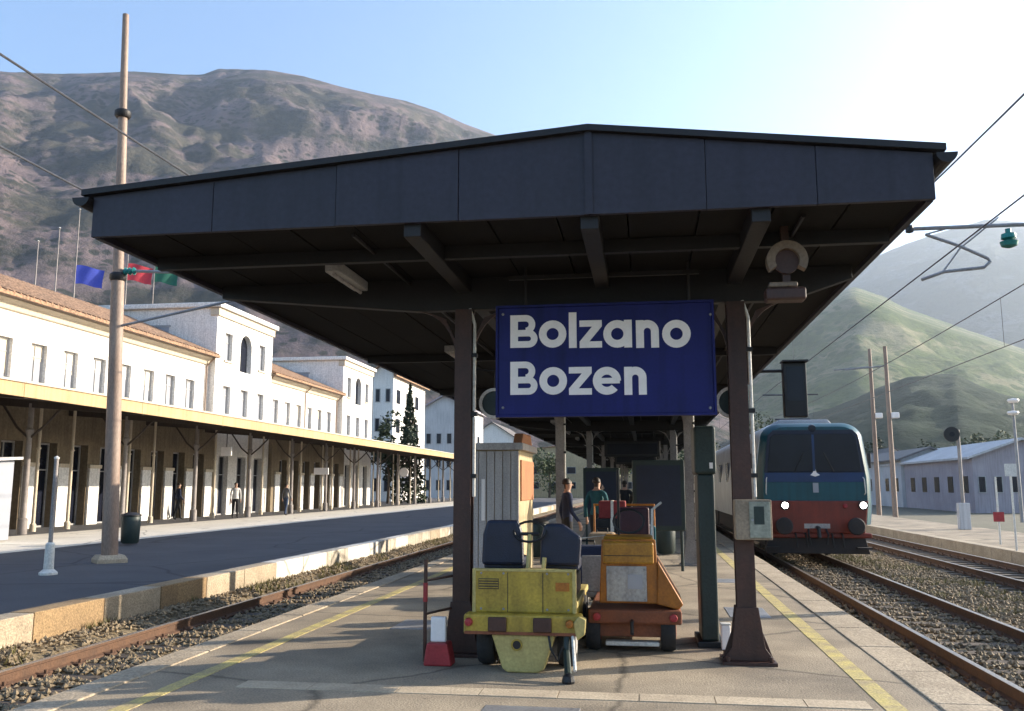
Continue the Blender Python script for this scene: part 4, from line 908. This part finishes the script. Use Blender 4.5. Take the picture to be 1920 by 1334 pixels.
# kiosk under the station canopy at the left
c = at(60, 985, Z=0)
kx, ky = -20.0, 21.5
t = thing('kiosk', 'blue grey shuttered news kiosk under the station canopy', 'kiosk', (kx, ky, 0))
part('body', MB().box(kx-3.0, kx+1.6, ky, ky+2.2, .05, 2.35), t, 'window_glass', bevel=.02)
for i in range(9): part('shutter_slat', MB().box(kx-2.8, kx+1.4, ky-.03, ky-.002, .95+i*.15, 1.08+i*.15), t, 'shed_grey')
part('awning', MB().prism([(ky-.5, 2.22), (ky+2.3, 2.38), (ky+2.3, 2.46), (ky-.5, 2.30)], kx-3.2, kx+1.8, 'x'), t, 'shed_grey')
part('counter', MB().box(kx-2.8, kx+1.4, ky-.3, ky-.031, .85, .92), t, 'pale_pipe')
part('notice_board', MB().box(kx-.9, kx-.2, ky-.33, ky-.301, .25, .84), t, 'sign_white')
# thin post in front, on the station platform
c = at(90, 1078, Z=0)
t = thing('sign_post', 'thin pale grey post standing alone on the dark station platform', 'post', c)
part('pole', MB().tube([c, c+Vector((0, 0, 2.1))], .04, 10), t, 'column_far', smooth=True)
part('foot', MB().lathe([(.16, 0), (.16, .04), (.09, .10), (.08, .55), (.05, .58)], c, 14), t, 'pale_pipe', smooth=True)
part('cap', MB().lathe([(.045, 2.1), (.05, 2.13), (.0, 2.16)], c, 10), t, 'pale_pipe')
# hanging signs under the station canopy
for i, (u, v, Yh, w_, lab) in enumerate(((602, 884, 58, .9, 'small white hanging sign near the far end of the station canopy'), (424, 847, 41, .5, 'small white hanging sign near the middle of the station canopy'), (757, 886, 80, .8, 'small round white hanging clock at the far end of the station canopy'))):
    p = at(u, v, X=-19.0)
    t = thing('hanging_sign', lab, 'sign', p)
    if i < 2: part('board', MB().box(p.x-w_/2, p.x+w_/2, p.y, p.y+.08, p.z-.2, p.z+.2), t, 'sign_white', bevel=.01)
    else: part('board', MB().ring((p.x, p.z), 0, .36, p.y, p.y+.1), t, 'sign_white')
    part('rod', MB().tube([(p.x, p.y+.04, p.z+.18), (p.x, p.y+.04, 4.40)], .02, 6), t, 'dark_wood')

# flags behind the roof
def flag(u, vtop, vflag, m, lab, wd, X_=-29.5):
    top = at(u, vtop, X=X_); mid = at(u, vflag, X=X_); base = Vector((top.x, top.y, 10.9))
    t = thing('flagpole', lab, 'flag', base)
    part('pole', MB().tube([base, top], [.04, .022], 8), t, 'column_far', smooth=True)
    part('finial', MB().lathe([(.0, 0), (.07, .05), (.0, .12)], top, 8), t, 'pale_pipe', smooth=True)
    if m:
        vs = []; fs = []; nx, nz_ = 14, 8; w_, h = wd, 1.0; zt_ = mid.z+.5
        for s in (0, 1):
            for i in range(nx+1):
                for j in range(nz_+1):
                    q = i/nx; vs.append((base.x+.04+q*w_*.85, base.y+q*w_*.5+.10*math.sin(q*9+j*.3)*q+s*.012, zt_-h*j/nz_-.2*q*q+.03*math.sin(q*7)))
        N_ = (nx+1)*(nz_+1)
        for i in range(nx):
            for j in range(nz_):
                a_ = i*(nz_+1)+j; fs.append((a_, a_+1, a_+nz_+2, a_+nz_+1)); fs.append((N_+a_, N_+a_+nz_+1, N_+a_+nz_+2, N_+a_+1))
        part('cloth', MB().add(vs, fs), t, m, smooth=True)
flag(150, 395, 518, 'flag_blue', 'tall flagpole with blue flag above the orange station roof', 1.35)
flag(243, 440, 512, 'flag_red', 'flagpole with red flag above the orange station roof', 1.35)
flag(292, 470, 515, 'flag_green', 'flagpole with dark green flag above the orange station roof', 1.35)
flag(112, 430, 500, None, 'bare flagpole above the orange station roof', 1.35)
flag(72, 455, 500, None, 'short bare flagpole above the orange station roof end', 1.0)

# ================================================================== OVERHEAD LINE
mb_ = at(205, 1055, Z=0); mt_ = at(236, 28, Y=mb_.y); ax = (mt_-mb_)
t = thing('catenary_mast', 'tall rusty brown overhead line mast on the station platform', 'mast', mb_)
def on(v):
    p = at(220, v, Y=mb_.y); k = (p.z-mb_.z)/ax.z; return mb_+ax*k
part('lower_shaft', MB().tube([mb_, on(520)], [.17, .135], 14), t, 'mast_brown', smooth=True)
part('upper_shaft', MB().tube([on(520), on(215)], [.115, .10], 14), t, 'mast_brown', smooth=True)
part('top_shaft', MB().tube([on(215), mt_], [.085, .07], 12), t, 'mast_brown', smooth=True)
for v in (520, 215): p = on(v); part('collar', MB().lathe([(.15, -.09), (.18, -.05), (.18, .05), (.14, .09)], p, 14), t, 'canopy_steel', smooth=True)
part('foundation', MB().lathe([(.42, 0), (.42, .08), (.34, .16)], mb_, 4), t, 'kerb')
arm_z = 5.9
pa = on(520)
part('cantilever', MB().tube([Vector((pa.x+.12, pa.y, 6.35)), Vector((TRK['left'], pa.y, 6.0))], .035, 8).tube([Vector((pa.x+.14, pa.y, 5.1)), Vector((TRK['left']-.4, pa.y, 6.02))], .03, 8), t, 'steel_grey')
part('insulator', MB().lathe([(.04, 0), (.09, .05), (.04, .1), (.09, .15), (.04, .2), (.09, .25), (.04, .3)], (pa.x+.13, pa.y, 6.33), 10, 'x'), t, 'ceramic_green')
def wires(x, zc, zm_, y0, y1, label, drops):
    t = thing('overhead_wire', label, 'wire', (x, y0, zc))
    part('contact_wire', MB().tube([(x, y0, zc), (x, y1, zc)], .011, 6), t, 'wire')
    pts = []; span = 44
    for i in range(61):
        y = y0+(y1-y0)*i/60; q = ((y-17.6) % span)/span; pts.append((x, y, zm_-.35*4*q*(1-q)))
    part('messenger_wire', MB().tube(pts, .013, 6), t, 'wire')
    for y in drops:
        q = ((y-17.6) % span)/span; part('dropper', MB().tube([(x, y, zc), (x, y, zm_-.35*4*q*(1-q))], .006, 5), t, 'wire')
wires(TRK['left'], 4.85, 6.0, -12, 112, 'overhead wires above the track left of the canopy', [11, 24, 37, 50])
wires(TRK['right'], 4.85, 6.15, -12, 112, 'overhead wires above the track with the locomotive', [7, 26, 40, 52])
wires(TRK['far'], 4.85, 6.15, -12, 112, 'overhead wires above the far right track', [10, 22, 34, 46])
# cantilever from the mast beside the right hand track (the mast stands just outside the photograph)
Yc = 14.0
t = thing('catenary_bracket', 'overhead line bracket with green insulator right of the canopy edge', 'mast', (6.75, Yc, -.5))
h1 = at(1705, 430, Y=Yc)
part('mast', MB().tube([(6.75, Yc, -.6), (6.75, Yc, 7.6)], [.15, .10], 12), t, 'steel_grey', smooth=True)
part('top_arm', MB().tube([(6.68, Yc, h1.z), (h1.x, Yc, h1.z)], .032, 8), t, 'steel_grey', smooth=True)
p1, p2, p3, p4, p5 = (at(u, v, Y=Yc) for u, v in ((1735, 440), (1800, 462), (1852, 485), (1845, 502), (1770, 510)))
p6 = at(1728, 525, Y=Yc)
part('register_arm', MB().tube([p1, p2, p3, p3+Vector((.03, 0, -.05)), p4, p5, p6], .026, 8), t, 'steel_grey', smooth=True)
part('stay', MB().tube([at(1872, 408, Y=Yc), at(1800, 466, Y=Yc), at(1768, 510, Y=Yc)], .014, 6), t, 'steel_grey')
ins = at(1890, 432, Y=Yc)
part('insulator', MB().lathe([(.03, -.28), (.11, -.25), (.13, -.18), (.05, -.16), (.11, -.13), (.10, -.06), (.04, -.04), (.04, .02)], ins, 14), t, 'ceramic_green', smooth=True)
part('end_insulator', MB().lathe([(.0, -.07), (.06, -.05), (.06, .05), (.0, .07)], h1, 12), t, 'black', smooth=True)
part('hanger', MB().tube([at(1772, 430, Y=Yc), p1], .014, 6), t, 'steel_grey')
def far_mast(u, vt, vb, Y, lab):
    p = at(u, vt, Y=Y); t = thing('catenary_mast', lab, 'mast', (p.x, Y, -.6))
    part('shaft', MB().tube([(p.x, Y, -.6), (p.x, Y, p.z)], [.16, .11], 10), t, 'mast_brown', smooth=True)
    part('cantilever', MB().tube([(p.x, Y, p.z-1.2), (p.x-2.4, Y, p.z-1.4)], .05, 6), t, 'steel_grey')
    part('lamp_head', MB().box(p.x+.1, p.x+.55, Y-.2, Y+.2, at(u, 785, Y=Y).z, at(u, 785, Y=Y).z+.35), t, 'sign_white', bevel=.05)
far_mast(1630, 655, 960, 62, 'distant brown overhead mast just right of the locomotive roof')
far_mast(1659, 650, 960, 56, 'distant brown overhead mast beside the first one right of the locomotive')
# railway signal with black disc
Y = 40; p = at(1783, 815, Y=Y)
t = thing('railway_signal', 'slim grey signal post with black disc head on the far platform', 'signal', (p.x+.2, Y, 0))
part('post', MB().tube([(p.x+.28, Y, FZ), (p.x+.28, Y, p.z+.2)], .07, 10), t, 'column_far', smooth=True)
part('head', MB().ring((p.x, p.z), 0, .32, Y-.12, Y-.04), t, 'black'); part('lens', MB().ring((p.x, p.z), 0, .10, Y-.16, Y-.12), t, 'dark_glass')
part('bracket', MB().box(p.x, p.x+.28, Y-.04, Y+.03, p.z-.05, p.z+.05), t, 'steel_grey'); part('relay_box', MB().box(p.x+.05, p.x+.5, Y-.15, Y+.15, FZ, .9), t, 'shed_grey', bevel=.02)
# lamp post with two heads
Y = 48; p = at(1898, 752, Y=Y)
t = thing('lamp_post', 'grey lamp post with two white lamp heads on the far platform', 'street lamp', (p.x, Y, 0))
part('post', MB().tube([(p.x, Y, FZ), (p.x, Y, p.z)], [.09, .06], 10), t, 'steel_grey', smooth=True)
for v in (752, 775):
    q = at(1898, v, Y=Y); part('lamp_head', MB().lathe([(.0, .12), (.25, .08), (.28, .0), (.2, -.1), (0, -.12)], (q.x, Y-.1, q.z), 14), t, 'sign_white', smooth=True)
for (u, v0, Y, lab) in ((1866, 895, 30, 'thin white sign post on the far platform with red plate'), (1893, 870, 27, 'thin white sign post on the far platform with pale plate')):
    p = at(u, v0, Y=Y); t = thing('sign_post', lab, 'post', (p.x, Y, 0))
    part('pole', MB().tube([(p.x, Y, FZ), (p.x, Y, p.z)], .03, 8), t, 'pale_pipe'); part('plate', MB().box(p.x-.16, p.x+.16, Y-.04, Y-.03, .5 if 'red' in lab else p.z-.35, .8 if 'red' in lab else p.z), t, 'red_paint' if 'red' in lab else 'pale_pipe')
# far platform canopy
Y0_ = 66
t = thing('platform_canopy', 'small dark flat canopy on the far platform beyond the masts', 'canopy', (12, Y0_, 0))
part('roof', MB().prism([(10.3, 3.65), (12.2, 3.5), (14.1, 3.65), (14.1, 3.85), (12.2, 3.7), (10.3, 3.85)], Y0_, Y0_+34), t, 'soffit')
for k in range(5): part('column', MB().tube([(12.2, Y0_+1+k*8, FZ), (12.2, Y0_+1+k*8, 3.6)], .11, 10), t, 'column_far', smooth=True)

# ================================================================== BACKGROUND BUILDINGS
def shed(name, lab, x0, x1, y0, y1, h, rise, wm, rm, nwin, wz=None, cat='building'):
    t = thing(name, lab, cat, ((x0+x1)/2, y0, 0)); xc = (x0+x1)/2
    part('wall', MB().prism([(x0, -.8), (x1, -.8), (x1, h), (xc, h+rise), (x0, h)], y0, y1), t, wm)
    m = MB()
    for (a_, b_, za, zb_) in ((x0-.5, xc, h-.5*rise/((x1-x0)/2), h+rise), (xc, x1+.5, h+rise, h-.5*rise/((x1-x0)/2))): m.prism([(a_, za+.02), (b_, zb_+.02), (b_, zb_+.22), (a_, za+.22)], y0-.5, y1+.5)
    part('roof', m, t, rm)
    ww = (x1-x0)/(nwin*2)
    for fl in range(max(1, int(h//3.2))):
        for i in range(nwin):
            x = x0+(x1-x0)*(i+.5)/nwin; z = 1.0+fl*3.2
            o = part('window', MB().box(x-ww/2, x+ww/2, y0-.06, y0-.01, z, z+1.5), t, 'frame_grey'); part('pane', MB().box(x-ww/2+.08, x+ww/2-.08, y0-.075, y0-.061, z+.08, z+1.42), o, 'dark_glass', world=False)
    nl = int((y1-y0)/4)
    for fl in range(max(1, int(h//3.2))):
        for i in range(nl):
            y = y0+2+i*4; z = 1.0+fl*3.2
            xs = x0 if x0 > 0 else x1; s = -1 if x0 > 0 else 1
            part('side_window', MB().box(min(xs, xs+s*.05), max(xs, xs+s*.05), y-.7, y+.7, z, z+1.5), t, 'dark_glass')
    return t
def from_px(u0, u1, v, Y): a_ = at(u0, v, Y=Y); b_ = at(u1, v, Y=Y); return a_.x, b_.x, a_.z
x0, x1, h = from_px(1688, 1800, 862, 105); shed('goods_shed', 'pale grey goods shed behind the far platform', x0, x1, 105, 150, h, 1.2, 'shed_grey', 'roof_sheet', 5)
x0, x1, h = from_px(1822, 2010, 858, 84); shed('goods_shed', 'dark mauve goods shed with pale roof edge right of the grey shed', x0, x1, 84, 130, h, 1.5, 'shed_mauve', 'shed_grey', 6)
x0, x1, h = from_px(1655, 1700, 860, 140); shed('goods_shed', 'narrow white signal house between the train and the grey shed', x0, x1, 140, 160, h, 1.5, 'white_wall', 'roof_sheet', 2)
x0, x1, h = from_px(700, 738, 700, 92); shed('house', 'tall pale house beyond the far station pavilion', x0, x1, 92, 106, h, 1.0, 'white_wall', 'roof_tile', 2)
x0, x1, h = from_px(795, 872, 765, 120); shed('house', 'grey blue house with low gable beyond the station canopy end', x0, x1, 120, 134, h, 1.6, 'shed_grey', 'shed_mauve', 4)
x0, x1, h = from_px(880, 965, 822, 150); shed('house', 'low white gabled house at the far end of the platform', x0, x1, 150, 170, h, 2.6, 'white_wall', 'roof_sheet', 4)
x0, x1, h = from_px(985, 1300, 845, 190); shed('house', 'long pale yellow house closing the view under the canopy', x0, x1, 190, 205, h, 2.0, 'beige_wall', 'roof_tile', 9)

# ================================================================== TREES
def tree(loc, H, R, lm, lab, n=2600, conifer=False, seed=1, trunk=.16):
    rnd = random.Random(seed); t = thing('tree', lab, 'tree', loc)
    m = MB(); m.tube([(0, 0, 0), (.1, 0, H*.3), (.05, .1, H*.6), (0, 0, H*(.97 if conifer else .75))], [trunk, trunk*.8, trunk*.5, .03], 8)
    for k in range(7):
        a_ = k*2.4; z = H*(.3+.06*k); m.tube([(.05, 0, z), (math.cos(a_)*R*.35, math.sin(a_)*R*.35, z+H*.1), (math.cos(a_)*R*.7, math.sin(a_)*R*.7, z+H*.16)], [trunk*.4, trunk*.25, .02], 5)
    part('trunk', m, t, 'bark', world=False)
    cl = [(rnd.gauss(0, R*.42), rnd.gauss(0, R*.42), H*(.62+.2*rnd.gauss(0, .75)), R*rnd.uniform(.22, .5)) for _ in range(17)]
    c = MB()
    for _ in range(n):
        if conifer:
            q = rnd.random()**.7; z = H*(.98-.9*q); rr = R*q*(.55+.45*rnd.random())*(1 if int(z*2.2) % 2 else .8); a_ = rnd.uniform(0, 6.28); p = Vector((math.cos(a_)*rr, math.sin(a_)*rr, z-rr*.2))
        else:
            k = cl[rnd.randrange(len(cl))]; d = Vector((rnd.gauss(0, 1), rnd.gauss(0, 1), rnd.gauss(0, 1))).normalized()*k[3]*rnd.uniform(.6, 1.08); p = Vector(k[:3])+d*Vector((1, 1, 1)).length/1.7
        s = rnd.uniform(.10, .24)*(R/2.2)**.5
        u = Vector((rnd.gauss(0, 1), rnd.gauss(0, 1), rnd.gauss(0, .7))).normalized()*s; w_ = u.cross(Vector((rnd.gauss(0, 1), rnd.gauss(0, 1), rnd.gauss(0, 1)))).normalized()*s*.7
        c.add([p-u, p+w_, p+u, p-w_], [(0, 1, 2, 3)])
    part('crown', c, t, lm, world=False)
def tp(u, Y): p = at(u, 912, Y=Y); return (p.x, Y, -.7)
tree(tp(766, 84), 12.6, 2.1, 'leaf_dark', 'dark conifer between the pale house and the station canopy end', 3200, True, 3)
tree(tp(727, 80), 8.2, 2.0, 'leaf_dark', 'dark round tree in front of the pale house', 2200, False, 5)
tree(tp(560, 78), 13.0, 3.0, 'leaf_dark', 'tall dark tree behind the roof between the two station pavilions', 3000, False, 6)
for i, (u, Y, H, R, lm, lab) in enumerate(((1300, 150, 9, 4, 'leaf_mid', 'green tree behind the train tail'), (1430, 170, 15, 5, 'leaf_mid', 'tall green tree rising above the coach roofs'), (1640, 150, 8, 3.2, 'leaf_dark', 'dark tree right of the locomotive beside the signal house'),
                                           (1735, 160, 10, 4.5, 'leaf_dark', 'broad dark tree behind the pale grey goods shed'), (1815, 135, 9, 3.5, 'leaf_dark', 'dark tree in the gap between the two goods sheds'), (1860, 175, 13, 5, 'leaf_mid', 'broad tree behind the mauve goods shed'),
                                           (1030, 180, 9, 4, 'leaf_mid', 'green tree in front of the yellow house under the canopy'), (1160, 175, 11, 5, 'leaf_mid', 'broad green tree closing the view along the platform'))):
    tree(tp(u, Y), H, R, lm, lab, 2200, False, 20+i, .25)

# ================================================================== PEOPLE
def person(loc, rz, H, top, legs, label, stride=.12, arm=.1, hairlong=False):
    """one continuous skinned body, dressed by height; local coordinates face -y"""
    s = H/1.75
    V = []; E = []; Rr = []
    def v(x, y, z, r, r2=None, link=None):
        V.append((x*s, y*s, z*s)); Rr.append((r*s, (r2 or r)*s)); i = len(V)-1
        if link is not None: E.append((link, i))
        return i
    pel = v(0, 0, .95, .15, .11); wst = v(0, .0, 1.12, .13, .10, pel); ch = v(0, 0, 1.32, .165, .115, wst); sh = v(0, .0, 1.44, .11, .09, ch); nk = v(0, -.005, 1.52, .055, .055, sh); hd0 = v(0, -.015, 1.58, .072, .08, nk); hd = v(0, -.02, 1.66, .078, .095, hd0); v(0, -.01, 1.735, .055, .065, hd)
    for q in (-1, 1):
        hip = v(q*.09, 0, .90, .10, .10, pel); st = q*stride
        kn = v(q*.10, -st*.6-.02, .50, .065, .065, hip); an = v(q*.10, -st+.02, .09, .042, .045, kn); v(q*.11, -st-.12, .035, .045, .03, an)
        so_ = v(q*.19, 0, 1.42, .062, .062, sh); el = v(q*.25, .03+q*arm*.4, 1.14, .045, .045, so_); wr = v(q*.25, -.08+q*arm, .92, .032, .032, el)
        pm = v(q*.25, -.10+q*arm, .84, .036, .02, wr)
        for f_ in range(4): v(q*.25+(f_-1.5)*.006, -.125+q*arm+f_*.016, .755+abs(f_-1.5)*.008, .010, .010, pm)
        v(q*.235, -.145+q*arm, .82, .011, .011, pm)
    me = bpy.data.meshes.new('body'); me.from_pydata(V, E, [])
    o = bpy.data.objects.new('body', me); COL.objects.link(o)
    md = o.modifiers.new('skin', 'SKIN'); sub = o.modifiers.new('sub', 'SUBSURF'); sub.levels = sub.render_levels = 1
    if not me.skin_vertices: 
        bm = bmesh.new(); bm.from_mesh(me); bm.verts.layers.skin.verify(); bm.to_mesh(me); bm.free()
    for i, sv in enumerate(me.skin_vertices[0].data): sv.radius = Rr[i]; sv.use_root = (i == 0)
    dg = bpy.context.evaluated_depsgraph_get(); ev = bpy.data.meshes.new_from_object(o.evaluated_get(dg)); bpy.data.objects.remove(o)
    for k in (legs, top, 'skin', 'shoe', 'hair'): ev.materials.append(MATS[k])
    for p in ev.polygons:
        c = p.center/s; z = c.z
        p.material_index = 3 if z < .10 else 0 if (z < .98 and abs(c.x) < .2) else 2 if (z > 1.49 or (abs(c.x) > .2 and z < .93)) else 1
        if z > 1.66 and c.y > -.075 or z > 1.715 or (z > 1.56 and c.y > .03): p.material_index = 4
        p.use_smooth = True
    t = thing('person', label, 'person', loc, rz); ev.name = 'body'
    part('body', ev, t, world=False)
    fc = MB(); fc.add([(-.012*s, -.105*s, 1.62*s), (.012*s, -.105*s, 1.62*s), (0, -.132*s, 1.625*s), (0, -.105*s, 1.665*s)], [(0, 1, 2), (1, 3, 2), (3, 0, 2)]); part('nose', fc, t, 'skin', world=False)
    ey = MB()
    for q in (-1, 1): ey.box(q*.03*s-.01*s, q*.03*s+.01*s, -.118*s, -.09*s, 1.655*s, 1.667*s)
    ey.box(-.02*s, .02*s, -.112*s, -.09*s, 1.588*s, 1.596*s); part('features', ey, t, 'hair', world=False)
    hr = MB(); hr.lathe([(.02, -.115 if hairlong else -.03), (.075, -.10 if hairlong else -.02), (.090, .0), (.086, .05), (.05, .09), (0, .10)], (0, .015*s, 1.665*s), 12); part('hair', hr, t, 'hair', world=False, smooth=True)
def onp(u, v): p = at(u, v, Z=0); return p
person(onp(440, 972), .6, 1.78, 'cloth_white', 'cloth_black', 'person in white top standing under the station canopy', .1)
person(onp(332, 975), 2.4, 1.75, 'cloth_navy', 'cloth_black', 'person in navy jacket and black trousers under the station canopy', .2)
person(onp(308, 974), -1.5, 1.68, 'cloth_red', 'cloth_grey', 'person in red top walking under the station canopy', .22, hairlong=True)
person(onp(535, 967), 2.8, 1.75, 'cloth_grey', 'cloth_denim', 'person in grey top and jeans far along the station platform', .15)
person((-1.05, 19.5, 0), 2.7, 1.78, 'cloth_teal', 'cloth_black', 'person in teal jacket standing behind the tractors', .06)
person((-.15, 20.6, 0), -.5, 1.72, 'cloth_black', 'cloth_grey', 'person in black jacket waiting in the middle of the platform', .1, hairlong=True)
person((-.62, 27.0, 0), 3.0, 1.76, 'cloth_black', 'cloth_denim', 'person in black top and jeans walking away under the canopy', .2)
person((-1.5, 17.2, 0), 1.9, 1.74, 'cloth_navy', 'cloth_black', 'person in navy jacket standing beside the grey kiosk', .05)
person((-1.15, 23.0, 0), 1.2, 1.66, 'cloth_tan', 'cloth_black', 'person in tan coat standing behind the teal jacket', .05, hairlong=True)
person((-.05, 25.2, 0), 2.2, 1.8, 'cloth_grey', 'cloth_black', 'person in grey jacket and black trousers near the second bench', .12)
person((.25, 31, 0), 2.6, 1.70, 'cloth_navy', 'cloth_denim', 'person in navy top and jeans walking far under the canopy', .2)

# ================================================================== HAZE
hz = MB(); hz.box(-6200, 6200, -1500, 6400, -2.0, 1560)
m = bpy.data.materials.new('haze'); m.use_nodes = True; N = m.node_tree.nodes; N.remove(N['Principled BSDF'])
pv = N.new('ShaderNodeVolumePrincipled'); pv.inputs['Color'].default_value = (0.74, 0.86, 1.0, 1); pv.inputs['Density'].default_value = 0.00011; pv.inputs['Anisotropy'].default_value = 0.5
m.node_tree.links.new(pv.outputs[0], N['Material Output'].inputs['Volume']); MATS['haze'] = m
tag(part('haze', hz, None, 'haze'), 'thin blue haze filling the valley air', 'haze', kind='stuff')
